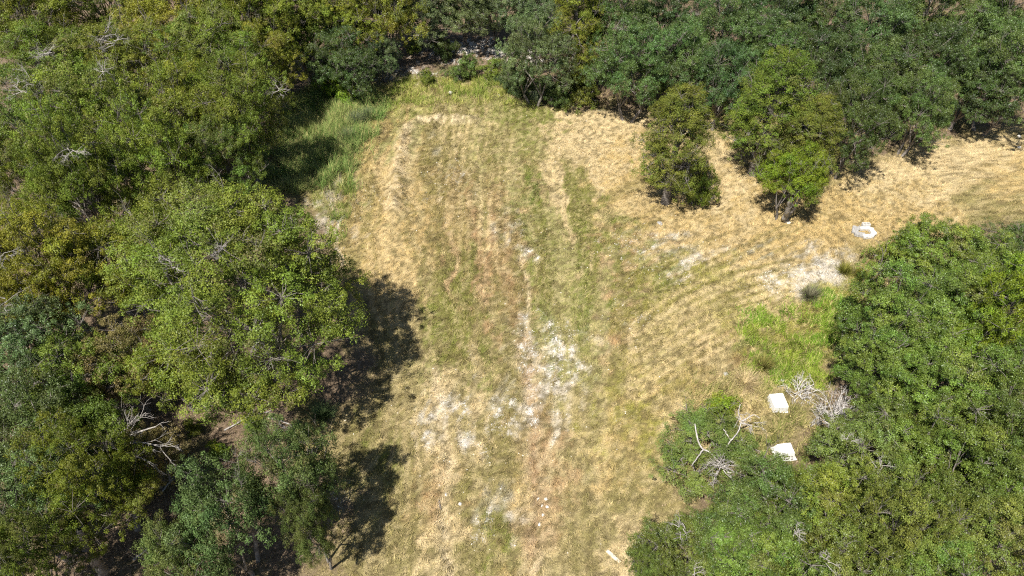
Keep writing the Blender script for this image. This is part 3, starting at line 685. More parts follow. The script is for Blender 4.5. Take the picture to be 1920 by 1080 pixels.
GL, GT, GR, GB = 'oaks of the wood on the left', 'trees along the far edge', 'dark live oaks of the wood at top right', 'bright oaks on the right'
TREES = [
 # far left wood
 ('elm', 45, 15, 115, 8.5, 'olive', 'olive oak filling the top-left corner of the picture', GL),
 ('elm', 190, -5, 115, 8.5, 'green', 'green oak cut by the top edge, next to the corner oak at top left', GL),
 ('elm', 330, -5, 110, 8.5, 'yolive', 'yellowish oak cut by the top edge above dark bare limbs', GL),
 ('elm', 455, 15, 105, 8.5, 'olive', 'olive oak at the top edge, third left of the chalky track', GL),
 ('elm', 95, 125, 115, 8.5, 'olive', 'oak with many bare grey twigs in the upper left wood', GL),
 ('elm', 255, 130, 120, 9.0, 'yolive', 'broad yellow-olive oak in the middle of the upper left wood', GL),
 ('elm', 395, 120, 115, 8.5, 'olive', 'olive oak behind the yellow-green oak that overhangs the tall grass', GL),
 ('elm', 495, 120, 78, 7.0, 'yolive', 'yellow-green oak overhanging the tall grass at the wood edge', GL),
 ('elm', 45, 235, 115, 8.5, 'green', 'green oak against the left edge in the upper wood', GL),
 ('elm', 185, 240, 120, 9.0, 'olive', 'big olive oak with dead limbs in the upper left wood', GL),
 ('elm', 335, 225, 125, 9.0, 'olive', 'rounded olive oak in the centre of the left wood', GL),
 ('elm', 452, 215, 90, 7.5, 'green', 'green oak casting shade on the tall grass', GL),
 ('elm', 30, 330, 80, 7.0, 'olive', 'olive oak at the left edge above the bare brown patch', GL),
 ('elm', 150, 345, 105, 8.0, 'green', 'green oak above the golden tree at left', GL),
 ('elm', 285, 315, 100, 8.0, 'olive', 'olive oak just behind the biggest oak of the left wood', GL),
 ('elm', 425, 300, 80, 6.0, 'green', 'dark-sided oak between the biggest oak and the tall grass', GL),
 # left middle
 ('giant', 440, 535, 240, 9.5, 'big', 'biggest oak, broad olive crown throwing shade onto the clearing'),
 ('elm', 85, 500, 130, 7.5, 'gold', 'golden yellow oak at the left edge'),
 ('thin', 75, 600, 70, 5.5, 'gold', 'small golden tree below the big golden oak'),
 ('thin', 205, 500, 95, 6.0, 'yolive', 'half-yellow tree between the golden oak and the biggest oak'),
 ('oak', 35, 665, 115, 6.5, 'blue', 'blue-green oak at the left edge below the golden tree'),
 ('thin', 245, 680, 85, 5.0, 'tan', 'thin tan and olive tree below the biggest oak'),
 ('thin', 330, 690, 80, 5.0, 'olive', 'small olive tree tucked under the front of the biggest oak'),
 ('thin', 150, 720, 95, 5.0, 'green', 'green small oak above the bare grey dead tree'),
 ('oak', 60, 800, 115, 6.0, 'sage', 'green oak at the left edge, level with the bare dead tree'),
 ('thin', 165, 830, 100, 5.0, 'green', 'green small oak just left of the bare dead tree'),
 ('elm', 165, 900, 115, 6.5, 'olive', 'olive oak above the leaning trunk at bottom left'),
 ('oak', 45, 950, 125, 6.5, 'sage', 'dark green oak on the left edge near the bottom corner'),
 ('elm', 45, 1065, 105, 6.5, 'green', 'oak cut by the bottom-left corner of the picture'),
 ('thin', 275, 860, 60, 3.6, 'tan', 'tan dry small tree just below the bare dead tree'),
 ('thin', 415, 975, 105, 6.2, 'sage', 'grey-green small oak at the lower left, left of a pair'),
 ('thin', 545, 885, 86, 6.4, 'sage', 'small oak at lower left nearest the middle of the clearing'),
 ('thin', 580, 985, 58, 5.4, 'sage', 'smallest sparse oak by the lower left edge of the clearing'),
 ('thin', 345, 1055, 75, 5.0, 'sage', 'small oak at the bottom edge right of the leaning trunk'),
 ('shrub', 405, 840, 22, .9, 'lime', 'bright green sapling on the brown floor right of the dead tree'),
 ('shrub', 470, 790, 26, 1.0, 'green', 'low green sapling in the shade below the biggest oak'),
 ('shrub', 360, 800, 20, .9, 'olive', 'olive sapling between the dead tree and the biggest oak'),
 ('shrub', 300, 1000, 24, 1.0, 'green', 'low green sapling beside the leaning trunk'),
 # far edge, left to right
 ('elm', 555, 20, 95, 8.0, 'green', 'green oak at the top edge above the dark hollow', GT),
 ('elm', 625, 45, 85, 8.5, 'olive', 'tall olive-green oak left of the chalky track', GT),
 ('oak', 640, 105, 70, 5.5, 'mid', 'lower green oak in front of the tall olive one by the track', GT),
 ('oak', 720, 5, 80, 7.0, 'yolive', 'yellowish tree at the top edge left of the grey oaks', GT),
 ('oak', 785, 22, 70, 6.5, 'grey', 'grey-green live oak at the top, left of the chalky track', GT),
 ('oak', 715, 100, 40, 4.0, 'grey', 'small grey-green oak at the left end of the chalky track', GT),
 ('oak', 868, -15, 75, 6.5, 'grey', 'grey-green live oak with pale limbs behind the chalky track', GT),
 ('oak', 940, -5, 72, 6.0, 'grey', 'grey-green live oak behind the right end of the chalky track', GT),
 ('oak', 1005, 95, 72, 6.5, 'blue', 'bluish live oak at the right end of the chalky track', GT),
 ('oak', 1010, 10, 70, 7.0, 'grey', 'grey oak at the top edge behind the bluish oak', GT),
 ('juniper', 1078, 70, 62, 7.5, 'yolive', 'yellow-olive juniper standing among the dark oaks at top', GT),
 ('shrub', 1095, 160, 45, 3.2, 'cedar', 'olive bush at the foot of the yellow-olive juniper', GT),
 ('shrub', 830, 90, 28, 2.6, 'dark', 'dark juniper bush in front of the chalky track', GT),
 ('shrub', 775, 90, 18, 1.8, 'green', 'small green bush left of the dark bush on the track', GT),
 ('shrub', 633, 150, 36, 2.6, 'lime', 'bright green bush at the head of the tall grass', GT),
 ('shrub', 985, 155, 32, 2.2, 'mid', 'green bush below the bluish oak', GT),
 ('shrub', 1050, 170, 30, 2.2, 'dark', 'dark bush left of the olive bush at the far edge', GT),
 ('shrub', 868, 122, 36, 1.9, 'mid', 'low green bush in front of the chalky track, left one', GT),
 ('shrub', 928, 128, 36, 1.7, 'green', 'low green bush in front of the chalky track, right one', GT),
 ('shrub', 800, 140, 18, 1.2, 'olive', 'olive bush at the far end of the mown grass', GT),
 ('shrub', 960, 150, 26, 2.0, 'blue', 'bluish bush where the far grass meets the trees', GT),
 ('shrub', 1020, 165, 26, 2.0, 'grey', 'grey-green bush beside the silvery tuft', GT),
 # top right wood
 ('oak', 1150, 30, 80, 7.0, 'mid', 'live oak at the top edge right of the yellow-olive juniper', GR),
 ('oak', 1190, 115, 75, 6.5, 'mid', 'live oak with a pale fork behind the gap of bare ground', GR),
 ('oak', 1255, 20, 80, 7.0, 'dark', 'dark live oak at the top edge, second right of the juniper', GR),
 ('oak', 1275, 110, 75, 6.5, 'mid', 'live oak directly behind the lone olive juniper', GR),
 ('oak', 1355, 55, 80, 7.0, 'mid', 'live oak behind and right of the lone olive juniper', GR),
 ('oak', 1360, 140, 65, 6.0, 'dark', 'dark live oak in the gap between the two junipers', GR),
 ('oak', 1450, 15, 85, 7.0, 'dark', 'dark live oak at the top edge above the green juniper', GR),
 ('oak', 1450, 105, 75, 6.5, 'mid', 'live oak standing behind the green juniper', GR),
 ('oak', 1545, 30, 85, 7.0, 'mid', 'live oak at the top edge, mid way along the right wood', GR),
 ('oak', 1545, 130, 80, 6.5, 'dark', 'dark live oak right of the green juniper', GR),
 ('oak', 1610, 215, 75, 6.0, 'mid', 'live oak in the front row above the dark shade on the straw', GR),
 ('oak', 1640, 60, 85, 7.0, 'dark', 'dark live oak in the back row, middle of the right wood', GR),
 ('oak', 1650, 140, 80, 6.5, 'mid', 'live oak in the second row above the front-row oak', GR),
 ('oak', 1740, 20, 85, 7.0, 'mid', 'live oak at the top edge, third from the top-right corner', GR),
 ('oak', 1745, 110, 85, 6.5, 'dark', 'dark live oak in the second row, right part of the wood', GR),
 ('oak', 1730, 195, 70, 6.0, 'mid', 'front-row live oak at the right overhanging the straw', GR),
 ('oak', 1835, 55, 90, 7.0, 'mid', 'live oak in the back row second from the right edge', GR),
 ('oak', 1830, 150, 80, 6.5, 'dark', 'front-row live oak second from the right edge', GR),
 ('oak', 1915, 20, 85, 7.0, 'dark', 'dark live oak in the top-right corner', GR),
 ('oak', 1905, 125, 80, 6.5, 'mid', 'live oak at the right edge beside the straw field', GR),
 # the trees standing in the straw
 ('juniper', 1268, 280, 70, 7.6, 'cedar', 'lone olive juniper standing in the dry straw'),
 ('shrub', 1318, 340, 30, 3.6, 'cedarg', 'small leafy tree at the right foot of the lone olive juniper', None, 1.0, 'small_tree'),
 ('juniper', 1442, 225, 74, 8.0, 'cedarg', 'tall green juniper at the corner of the dark wood'),
 ('juniper', 1512, 275, 60, 6.2, 'cedar', 'olive juniper behind the lime-green little oak'),
 ('thin', 1490, 330, 60, 4.8, 'lime', 'lime-green little oak with a bare trunk in the straw'),
 # right
 ('bright', 1800, 492, 105, 5.2, 'green', 'dark feathery oak below the ring of stones', GB),
 ('shrub', 1700, 455, 48, 3.2, 'green', 'feathery dark bush right of the ring of stones', GB),
 ('bright', 1895, 485, 78, 4.8, 'mid', 'dark feathery oak cut by the right edge', GB),
 ('bright', 1675, 605, 105, 6.6, 'bright', 'bright oak beside the lush green grass patch', GB),
 ('bright', 1800, 575, 100, 5.6, 'bright', 'bright oak in the middle of the right cluster', GB),
 ('bright', 1900, 590, 95, 6.0, 'lime', 'bright oak cut by the right edge below the dark one', GB),
 ('bright', 1665, 695, 80, 5.6, 'bright', 'bright oak behind the bleached dead brush', GB),
 ('bright', 1765, 715, 105, 6.8, 'bright', 'bright oak right of the bleached dead brush', GB),
 ('bright', 1890, 725, 100, 6.0, 'bright', 'bright oak on the right edge half way down', GB),
 ('bright', 1660, 835, 115, 4.6, 'leaf', 'low green oak right of the lower white box', GB),
 ('bright', 1790, 850, 115, 6.0, 'bright', 'bright oak in the lower right, second from the edge', GB),
 ('bright', 1905, 850, 115, 6.0, 'leaf', 'green oak on the right edge in the lower quarter', GB),
 ('bright', 1420, 965, 115, 4.4, 'leaf', 'spreading green oak below the stag-headed bush', GB),
 ('bright', 1555, 945, 115, 4.8, 'bright', 'green oak below the lower white box', GB),
 ('bright', 1690, 985, 115, 6.2, 'leaf', 'green oak at the lower right, third from the corner', GB),
 ('bright', 1300, 1030, 100, 4.2, 'leaf', 'green oak with a bare snag jutting into the grass at the bottom', GB),
 ('bright', 1440, 1080, 130, 5.0, 'bright', 'oak on the bottom edge right of the snagged one', GB),
 ('bright', 1590, 1085, 130, 5.2, 'leaf', 'oak on the bottom edge, third from the right corner', GB),
 ('bright', 1740, 1085, 130, 5.5, 'bright', 'oak on the bottom edge, second from the right corner', GB),
 ('bright', 1880, 1010, 130, 6.0, 'leaf', 'oak in the bottom-right corner', GB),
 ('bright', 1225, 1075, 50, 3.0, 'leaf', 'lowest green bush at the bottom edge of the clearing', GB),
 ('thin', 1325, 842, 95, 2.0, 'leaf', 'low spreading oak bush with bleached dead limbs'),
 ('shrub', 1345, 775, 45, 1.8, 'lime', 'fresh green bush behind the stag-headed oak bush'),
]
for t in TREES: tree(*t)


# ------------------------------------------------------------------ dead wood
def P3(px, py, h):
    p = at(px, py, h); return p

def limb(tb, pts, r0, r1, sides=6):
    P = np.array([P3(*p) for p in pts]); n = len(P)
    t = np.linspace(0, n - 1, (n - 1) * 4 + 1); Q = np.stack([np.interp(t, np.arange(n), P[:, i]) for i in range(3)], 1)
    for _ in range(2): Q[1:-1] = (Q[:-2] + 2 * Q[1:-1] + Q[2:]) / 4
    Q[1:-1] += rng.normal(size=Q[1:-1].shape) * r0 * .25
    tb.add(Q, np.linspace(r0, r1, len(Q)), sides); return Q

from mathutils import Matrix
def child_world(name, me, parent):
    o = link(name, me, parent)
    o.matrix_parent_inverse = Matrix.LocRotScale(parent.location, parent.rotation_euler, parent.scale).inverted()
    return o

def by_label(t): return next(o for o in col.objects if o.get('label') == t)

rg = np.random.default_rng(99)
stag = by_label('low spreading oak bush with bleached dead limbs')
tb = Tubes(); limb(tb, [(1303,795,2.2),(1307,822,2.1),(1316,842,1.9),(1330,847,1.8),(1346,864,1.6),(1366,884,1.3),(1372,900,.6)], .022, .05, 7)
limb(tb, [(1318,844,1.9),(1307,858,1.9),(1297,873,1.9)], .03, .015)
tb2 = Tubes()
limb(tb2, [(1388,758,2.2),(1383,775,2.0),(1391,789,1.85),(1384,811,1.7),(1370,826,1.9),(1360,842,1.5),(1345,862,1.2)], .014, .034)
limb(tb2, [(1391,789,1.85),(1404,783,1.9),(1413,776,2.0),(1424,784,2.05)], .032, .012); limb(tb2, [(1387,793,1.85),(1410,798,1.9)], .03, .012)
limb(tb2, [(1370,826,1.5),(1362,812,1.7),(1354,802,1.8)], .03, .012)
for q in range(16): spray(tb2, P3(1395 + rg.normal() * 12, 790 + rg.normal() * 8, 1.9), rg.normal(size=3) + np.array([.3, .2, .3]), .28, .012, 2, rg, 3, .6)
tb3 = Tubes()
for q in range(13): spray(tb3, P3(1352 + rg.normal() * 10, 878 + rg.normal() * 5, 1.9), rg.normal(size=3) * [.9, .5, .3] + np.array([.1, -.2, .25]), .42, .017, 3, rg, 3, .5)
for t_ in (tb, tb2, tb3): child_world('dead_limb', t_.mesh('dead_limb', M_DEAD), stag)

def snag(label, spots, L, r, lev=2, mat=None):
    r = r * .62; L = L * .72; lev = 3
    par = by_label(label)
    for (px, py, h) in spots:
        t_ = Tubes()
        for q in range(5): spray(t_, P3(px, py, h) - rg.random(3) * [.2, .2, .25], rg.normal(size=3) * [1, 1, .35] + np.array([0, 0, .2]), L, r, lev, rg, 3, .55)
        child_world('dead_limb', t_.mesh('dead_limb', mat or M_DEADGREY), par)
snag('green oak with a bare snag jutting into the grass at the bottom', [(1285, 985, 3.4), (1310, 1068, 4.0), (1240, 1022, 2.6)], .36, .022, 3)
snag('spreading green oak below the stag-headed bush', [(1465, 920, 4.4), (1500, 988, 4.8)], .32, .02)
snag('oak on the bottom edge right of the snagged one', [(1560, 1040, 5.0)], .32, .02)
snag('low green oak right of the lower white box', [(1655, 868, 5.0), (1600, 820, 4.6)], .3, .018)
snag('oak with many bare grey twigs in the upper left wood', [(60, 140, 8.0), (95, 90, 8.2), (50, 165, 7.8)], .8, .03, 3, M_DEADGREY)
snag('big olive oak with dead limbs in the upper left wood', [(135, 275, 7.8), (200, 130, 8.6)], .7, .03, 3, M_DEADGREY)
snag('yellowish oak cut by the top edge above dark bare limbs', [(200, 60, 8.2), (215, 75, 8.0)], .8, .03, 3, M_DEADGREY)
snag('yellow-green oak overhanging the tall grass at the wood edge', [(525, 165, 6.6)], .6, .02, 3, M_DEADGREY)
snag('biggest oak, broad olive crown throwing shade onto the clearing', [(425, 460, 9.0), (500, 630, 6.6), (330, 490, 8.2)], .42, .02, 2, M_DEADGREY)
snag('golden yellow oak at the left edge', [(12, 470, 6.4), (20, 555, 6.0)], .6, .02, 3, M_DEADGREY)

def dead_shrub(px, py, h, rad, label, n=26, mat=None):
    b = at(px, py); z0 = float(gz(b[0], b[1])); t_ = Tubes()
    for q in range(n):
        d = unit(np.array([rg.normal(), rg.normal(), abs(rg.normal()) * .8 + .15]))
        spray(t_, np.array([rg.normal() * .15, rg.normal() * .15, -.05]), d, rad * rg.uniform(.4, .6), .026, 3, rg, 3, .6)
    o = link('dead_shrub', t_.mesh('dead_shrub', mat or M_BLEACH)); o.location = (b[0], b[1], z0); o.scale = (1, 1, h / rad)
    return tag(o, label, 'dead shrub', 'bleached dead shrubs')
dead_shrub(1496, 738, 1.1, 1.0, 'smaller bleached dead shrub beside the upper white box', 16)
dead_shrub(1556, 788, 1.8, 1.45, 'larger bleached dead shrub at the foot of the bright oaks', 30)

# the bare tree on the left
t_ = Tubes(); e0 = P3(207, 838, 3.0); g0 = np.array([e0[0] - .1, e0[1] - .5, float(gz(e0[0], e0[1])) - .2])
b0 = bpy.data.objects.new('dead_tree', None); col.objects.link(b0); b0.location = tuple(g0)
tag(b0, 'bare grey dead tree spreading its twigs at lower left', 'dead tree')
t_.add(bezier(g0, (g0 + e0) / 2 + [.15, 0, 0], e0, 6), np.linspace(.12, .08, 6), 7); child_world('trunk', t_.mesh('dead_trunk', M_DEADGREY), b0)
for k_, (tx, ty, th) in enumerate(((292, 800, 3.6), (300, 838, 3.5), (285, 868, 3.2), (262, 782, 3.8), (240, 800, 3.7))):
    t_ = Tubes(); e1 = P3(tx, ty, th); Q = bezier(e0, (e0 + e1) / 2 + rg.normal(size=3) * .12 + [0, 0, .12], e1, 8)
    t_.add(Q, np.linspace(.055, .018, 8), 6)
    for q in range(6):
        i = rg.integers(2, 8); spray(t_, Q[i], unit(Q[-1] - Q[0]) + rg.normal(size=3) * .4, .5, .013, 2, rg, 2, .38)
    child_world('limb', t_.mesh('dead_limb_grey', M_DEADGREY), b0)

par = by_label('olive oak above the leaning trunk at bottom left')
t_ = Tubes(); limb(t_, [(206,1098,-.2),(192,1072,.9),(176,1045,2.0),(160,1018,3.0),(150,990,4.0)], .17, .10, 9)
child_world('leaning_trunk', t_.mesh('leaning_trunk', M_BARK), par)
t_ = Tubes(); limb(t_, [(1471,417,-.1),(1474,404,.6),(1479,390,1.4),(1484,372,2.2)], .15, .10, 9)
child_world('trunk', t_.mesh('pale_trunk', M_DEADGREY), by_label('lime-green little oak with a bare trunk in the straw'))

def fallen(px, py, L, az, label):
    p = at(px, py); t_ = Tubes(); d = np.array([math.cos(az), math.sin(az), .05])
    spray(t_, np.array([0, 0, .06]), d, L, .045, 2, rg, 3, .45, 6)
    me = t_.mesh('fallen_branch', M_DEADGREY)
    for v in me.vertices: v.co.z = max(.0, v.co.z * .4) + .01
    o = link('fallen_branch', me); o.location = (p[0], p[1], float(gz(p[0], p[1]))); tag(o, label, 'branch', 'fallen branches on the wood floor')
fallen(420, 805, 1.3, .6, 'fallen branch on the brown floor just below the biggest oak'); fallen(345, 850, 1.1, 2.4, 'fallen branch right of the bare dead tree')
fallen(300, 930, 1.0, 1.2, 'fallen branch on the brown strip left of the paired small oaks'); fallen(500, 780, 1.0, -.4, 'fallen branch in the shade between the biggest oak and the small oaks')
fallen(720, 140, 1.2, .2, 'fallen branch at the left end of the chalky track'); fallen(250, 1050, 1.1, .9, 'fallen branch beside the leaning trunk')

# ------------------------------------------------------------------ stones, blocks, boxes, boards
import bmesh
def rock_mesh(seed, rx, ry, rz, sub=2, mat=None):
    r_ = np.random.default_rng(seed); bm = bmesh.new(); bmesh.ops.create_icosphere(bm, subdivisions=sub, radius=1)
    ds = [(unit(r_.normal(size=3)), r_.uniform(.62, .95)) for _ in range(11)]
    for v in bm.verts:
        p = np.array(v.co); k = min([1.0] + [d_ / max(1e-3, p @ u_) for u_, d_ in ds if p @ u_ > .2]); p *= k * (1 + r_.normal() * .02)
        v.co = (p[0] * rx, p[1] * ry, p[2] * rz)
    me = bpy.data.meshes.new('rock'); bm.to_mesh(me); bm.free(); me.materials.append(mat or M_STONE); return me

def rock(px, py, rad, label, group=None, seed=None, flat=.6, mat=None):
    p = at(px, py); s_ = seed or int(px * 7 + py)
    o = link('rock', rock_mesh(s_, rad, rad * .8, rad * flat, 2, mat)); o.location = (p[0], p[1], float(gz(p[0], p[1])) + rad * flat * .35); o.rotation_euler = (0, 0, s_ % 6)
    return tag(o, label, 'rock', group)
GK = 'white rocks by the washed gully'
rock(1009, 927, .09, 'white rock at the top left of the gully cluster', GK); rock(1024, 932, .08, 'white rock at the top right of the gully cluster', GK)
rock(1017, 944, .07, 'smallest white rock in the middle of the gully cluster', GK); rock(1026, 948, .08, 'white rock at the right side of the gully cluster', GK)
rock(1018, 963, .08, 'white rock below the middle of the gully cluster', GK); rock(1012, 979, .09, 'lowest white rock of the gully cluster', GK)
rock(836, 924, .08, 'small white rock beside the dark stick'); rock(862, 942, .09, 'white rock alone in the grass right of the dark stick')
rock(1378, 830, .30, 'white limestone rock under the forked dead limb', None, None, .9)
rock(1342, 836, .16, 'small white rock half hidden in the stag-headed bush'); rock(1911, 256, .16, 'white rock at the right edge of the straw field, upper one'); rock(1909, 279, .16, 'white rock at the right edge of the straw field, lower one')
rock(1478, 418, .14, 'pale rock at the foot of the lime-green little oak'); rock(1360, 704, .13, 'grey rock at the edge of the lush green grass', None, None, .5, M_GREYSTONE); rock(1238, 417, .2, 'grey flat rock in the straw below the lone olive juniper', None, None, .3, M_GREYSTONE)
rock(845, 176, .22, 'white rock at the far end of the clearing', None, None, .5)

def slab(px, py, L, W, H, rz, mat, label, seed, name='ring_stone', lift=0, tilt=0):
    """a rough quarried slab: a box with chipped corners and edges"""
    r_ = np.random.default_rng(seed); bm = bmesh.new(); bmesh.ops.create_cube(bm, size=1)
    for v in bm.verts: v.co = (v.co.x * L * r_.uniform(.88, 1.0), v.co.y * W * r_.uniform(.85, 1.0), v.co.z * H)
    bmesh.ops.bevel(bm, geom=list(bm.edges), offset=min(L, W, H) * .12, segments=1, affect='EDGES')
    bmesh.ops.subdivide_edges(bm, edges=[e for e in bm.edges if e.calc_length() > .15], cuts=2, use_grid_fill=True)
    for v in bm.verts: v.co += Vector(r_.normal(size=3) * .007)
    me = bpy.data.meshes.new(name); bm.to_mesh(me); bm.free(); me.materials.append(mat)
    p = at(px, py); o = link(name, me); o.location = (p[0], p[1], float(gz(p[0], p[1])) + H * .42 + lift); o.rotation_euler = (tilt, 0, rz)
    return tag(o, label, 'stone', 'stones of the fire ring')
M_WHITESTONE = solid_mat('white_limestone', (.40, .385, .355), (.60, .58, .55), 12, .9, .8)
slab(1602, 434, .62, .34, .17, 1.15, M_GREYSTONE, 'grey ribbed slab on the left side of the stone ring', 1)
slab(1610, 443, .54, .34, .16, -.42, M_GREYSTONE, 'grey slab at the front left of the stone ring', 2)
slab(1623, 449, .44, .28, .17, -.02, M_WHITESTONE, 'white slab at the front of the stone ring', 3)
slab(1634, 445, .40, .26, .17, .8, M_WHITESTONE, 'white slab at the front right of the stone ring', 4)
slab(1635, 437, .46, .30, .17, 1.7, M_WHITESTONE, 'white slab on the right side of the stone ring', 5)
slab(1629, 431, .40, .26, .16, -.55, M_WHITESTONE, 'white slab at the back right of the stone ring', 6)
slab(1618, 430, .40, .22, .16, .05, M_WHITESTONE, 'white slab at the back of the stone ring, below the hollow block', 7)
slab(1609, 430, .36, .16, .14, .9, M_GREYSTONE, 'thin grey slab leaning inside the left of the stone ring', 8, tilt=.35)
# hollow concrete block: outer shell with two cores
def hollow_block(px, py, rz):
    bm = bmesh.new(); L, W, H, t = .40, .20, .19, .032
    xs = [-L/2, -L/2 + t, -t/2, t/2, L/2 - t, L/2]; ys = [-W/2, -W/2 + t, W/2 - t, W/2]
    for i in range(5):
        for j in range(3):
            if j == 1 and i in (1, 3): continue
            m_ = Matrix.Translation(((xs[i] + xs[i+1]) / 2, (ys[j] + ys[j+1]) / 2, 0)) @ Matrix.Diagonal((xs[i+1] - xs[i], ys[j+1] - ys[j], H, 1))
            bmesh.ops.create_cube(bm, size=1, matrix=m_)
    bmesh.ops.remove_doubles(bm, verts=bm.verts, dist=1e-4)
    seen_ = {}
    for f in bm.faces: seen_.setdefault(tuple(sorted(v.index for v in f.verts)), []).append(f)
    bmesh.ops.delete(bm, geom=[f for fs in seen_.values() if len(fs) > 1 for f in fs], context='FACES')
    me = bpy.data.meshes.new('concrete_block'); bm.to_mesh(me); bm.free(); me.materials.append(M_WHITESTONE)
    p = at(px, py); o = link('concrete_block', me); o.location = (p[0], p[1], float(gz(p[0], p[1])) + H * .46); o.rotation_euler = (0, 0, rz)
    tag(o, 'white hollow block with two cores behind the stone ring', 'block')
hollow_block(1622, 425, -.03)

M_ENAMEL, nt_, out_ = new_mat('white_enamel')
tc_ = nt_.nodes.new('ShaderNodeTexCoord'); f_ = noise(nt_, 5, 6, .7, tc_.outputs['Object']); g_ = noise(nt_, 22, 4, .7, tc_.outputs['Object'])
c_ = mixc(nt_, math_n(nt_, 'MULTIPLY', ramp(nt_, f_, .52, .72), .55), (.66, .66, .64), (.42, .38, .31))
c_ = mixc(nt_, math_n(nt_, 'MULTIPLY', ramp(nt_, g_, .63, .70), .8), c_, (.10, .075, .055))
p_ = nt_.nodes.new('ShaderNodeBsdfPrincipled'); nt_.links.new(c_, p_.inputs['Base Color']); p_.inputs['Roughness'].default_value = .5; nt_.links.new(p_.outputs[0], out_.inputs[0])
M_RUST = solid_mat('rusty_hole', (.03, .025, .02), (.12, .07, .04), 20, .9, .3)
def box_part(L, W, H, bev, mat, nm, c=(0, 0, 0), jit=0, seed=0):
    r_ = np.random.default_rng(seed); bm = bmesh.new(); bmesh.ops.create_cube(bm, size=1)
    for v in bm.verts: v.co = Vector((v.co.x * L + r_.normal() * jit + c[0], v.co.y * W + r_.normal() * jit + c[1], v.co.z * H + r_.normal() * jit + c[2]))
    bmesh.ops.bevel(bm, geom=list(bm.edges), offset=bev, segments=2, affect='EDGES')
    me = bpy.data.meshes.new(nm); bm.to_mesh(me); bm.free(); me.materials.append(mat); return me
def frustum(L, W, H, k, mat, nm, z0=0):
    me = box_part(L, W, H, .025, mat, nm, (0, 0, H / 2 + z0), .008, 5)
    for v in me.vertices:
        f = 1 - (1 - k) * (v.co.z - z0) / H; v.co.x *= f; v.co.y *= f
    return me
def white_box(px, py, L, W, H, k, rz, label, holes, tilt=0):
    p = at(px, py); e = bpy.data.objects.new('white_box', None); col.objects.link(e)
    e.location = (p[0], p[1], float(gz(p[0], p[1])) - .03); e.rotation_euler = (tilt, 0, rz)
    tag(e, label, 'box', 'white metal boxes')
    link('body', frustum(L, W, H, k, M_ENAMEL, 'box_body'), e)
    link('lid', frustum(L * k * .9, W * k * .9, .03, .96, M_ENAMEL, 'box_lid', H - .004), e)
    link('rim', box_part(L * 1.03, W * 1.03, .05, .012, M_ENAMEL, 'box_rim', (0, 0, .05)), e)
    for (hx, hz, w_, h_) in holes:
        yf = -W / 2 * (1 - (1 - k) * hz / H) - .004
        me = rock_mesh(int(hx * 99 + hz * 77 + 500), w_, .02, h_, 1, M_RUST); o = link('rust_hole', me, e); o.location = (hx, yf, hz)
white_box(1455, 763, .66, .78, .42, .90, .10, 'white metal box standing in the grass beside the dead shrubs', [(-.18, .1, .05, .02), (-.05, .06, .04, .025), (-.26, .2, .012, .05)])
white_box(1468, 852, .80, .66, .46, .66, .12, 'white metal box with rusted front half sunk into the oak leaves', [(-.12, .24, .05, .025), (.06, .26, .05, .025), (.2, .23, .05, .025), (.0, .12, .07, .035), (.22, .1, .05, .04), (-.2, .33, .03, .03)])

M_BOARD = solid_mat('pale_board', (.40, .35, .27), (.60, .54, .44), 12, .8, .3)
def board(p0, p1, w_, h_, label, name='board'):
    a_, b_ = at(*p0), at(*p1); L = np.linalg.norm(b_ - a_); c_ = (a_ + b_) / 2
    o = link(name, box_part(L, w_, h_, .012, M_BOARD, name, (0, 0, 0), .01, 3)); o.location = (c_[0], c_[1], float(gz(c_[0], c_[1])) + h_ * .4)
    o.rotation_euler = (0, 0, math.atan2(b_[1] - a_[1], b_[0] - a_[0])); return tag(o, label, 'board')
board((1138, 1030), (1163, 1053), .11, .05, 'pale sawn board lying in the grass near the bottom edge')
def log(pts, r0, r1, mat, label, name='log'):
    t_ = Tubes(); P = [(a_, b_, 0) for a_, b_ in pts]; Q = np.array([at(a_, b_) for a_, b_ in pts]); Q[:, 2] = gz(Q[:, 0], Q[:, 1]) + r0 * .6
    t_.add(bezier(Q[0], Q[len(Q) // 2] + [0, 0, .01], Q[-1], 7), np.linspace(r0, r1, 7), 7)
    return tag(link(name, t_.mesh(name, mat)), label, 'log' if name == 'log' else 'stick')
log([(822, 934), (824, 943), (826, 951)], .03, .02, M_BARK, 'dark stick standing out in the left rut', 'stick')

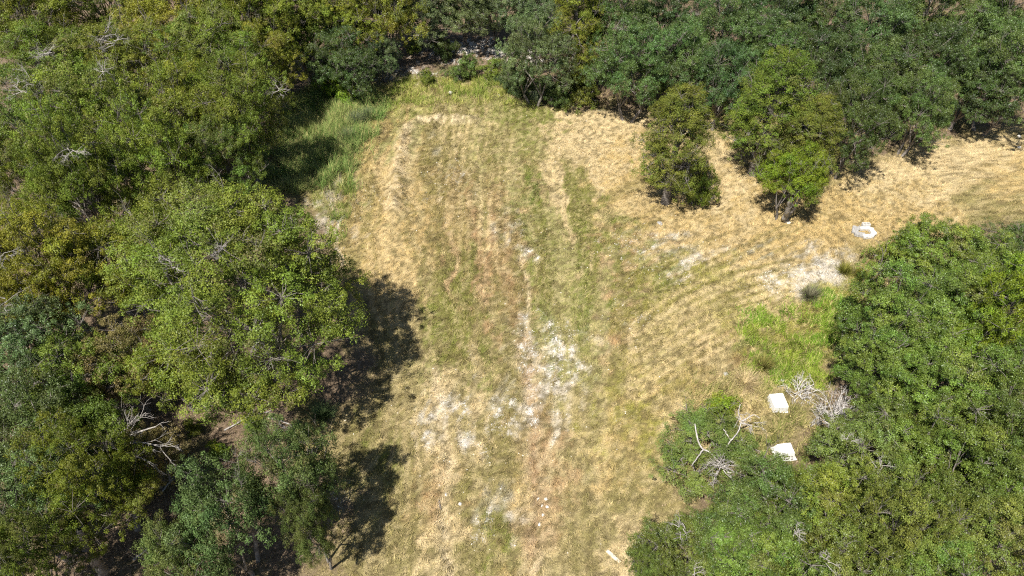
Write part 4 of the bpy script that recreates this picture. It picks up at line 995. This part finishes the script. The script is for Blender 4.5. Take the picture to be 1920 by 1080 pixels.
# ------------------------------------------------------------------ single tufts
def tuft(px, py, L, n, cols, label, wd=.012, tilt=.7, name='grass_tuft', cat='grass tuft'):
    b = at(px, py); r_ = np.random.default_rng(int(px + py)); az = r_.uniform(0, 6.28, n); tl = np.abs(r_.normal(tilt, .32, n)); LL = L * r_.uniform(.6, 1.1, n)
    base = np.stack([np.cos(az) * .12 * L, np.sin(az) * .12 * L, np.zeros(n) - .02], 1) * r_.random((n, 1))
    d = np.stack([np.cos(az) * np.sin(tl), np.sin(az) * np.sin(tl), np.cos(tl)], 1); s_ = np.stack([-np.sin(az), np.cos(az), np.zeros(n)], 1) * wd
    V = np.stack([base - s_, base + s_, base + d * LL[:, None]], 1)
    c = lerp(np.tile(np.array(cols[0]), (n, 1)), cols[1], r_.random(n)) * r_.uniform(.7, 1.3, (n, 1)); C = np.ones((n, 3, 4)); C[:, :, :3] = c[:, None]
    o = link(name, mesh_np(name, V.reshape(-1, 3), np.arange(n * 3).reshape(-1, 3), M_BLADE, {'col': C.reshape(-1, 4)})); o.location = (b[0], b[1], float(gz(b[0], b[1])))
    return tag(o, label, cat)
tuft(1516, 560, .85, 420, [(.15, .145, .10), (.28, .265, .16)], 'spiky grey sotol plant in front of the feathery oaks', .012, .75, 'sotol_plant', 'plant')
tuft(1003, 196, .9, 500, [(.12, .17, .09), (.22, .25, .15)], 'silvery blue grass tuft at the far right corner of the clearing')
tuft(605, 782, .9, 420, [(.09, .15, .06), (.16, .21, .09)], 'blue-green grass tuft in the shade of the biggest oak')
tuft(668, 232, 1.1, 700, [(.11, .15, .08), (.22, .24, .14)], 'tall silvery grass tuft at the edge of the mown ground, upper one')
tuft(690, 222, 1.1, 700, [(.10, .145, .07), (.20, .23, .12)], 'tall silvery grass tuft nearest the spoil ridge')
tuft(652, 262, 1.0, 600, [(.11, .15, .07), (.22, .23, .12)], 'tall silvery grass tuft at the edge of the mown ground, lower one')
tuft(1280, 795, .8, 260, [(.42, .34, .18), (.58, .48, .28)], 'dry straw-coloured tuft left of the fresh green bush', .012, .9)
tuft(1395, 722, .9, 420, [(.42, .33, .17), (.56, .45, .26)], 'flattened dry straw tuft left of the upper white box', .012, 1.15)
tuft(1580, 515, .7, 350, [(.15, .17, .03), (.26, .24, .06)], 'yellow-green tuft beside the chalky streak, left one')
tuft(1610, 525, .8, 400, [(.15, .17, .03), (.26, .24, .06)], 'yellow-green tuft against the feathery oaks, right one')
tuft(1430, 690, .8, 350, [(.17, .17, .04), (.30, .26, .09)], 'olive tuft at the lower edge of the lush grass patch')
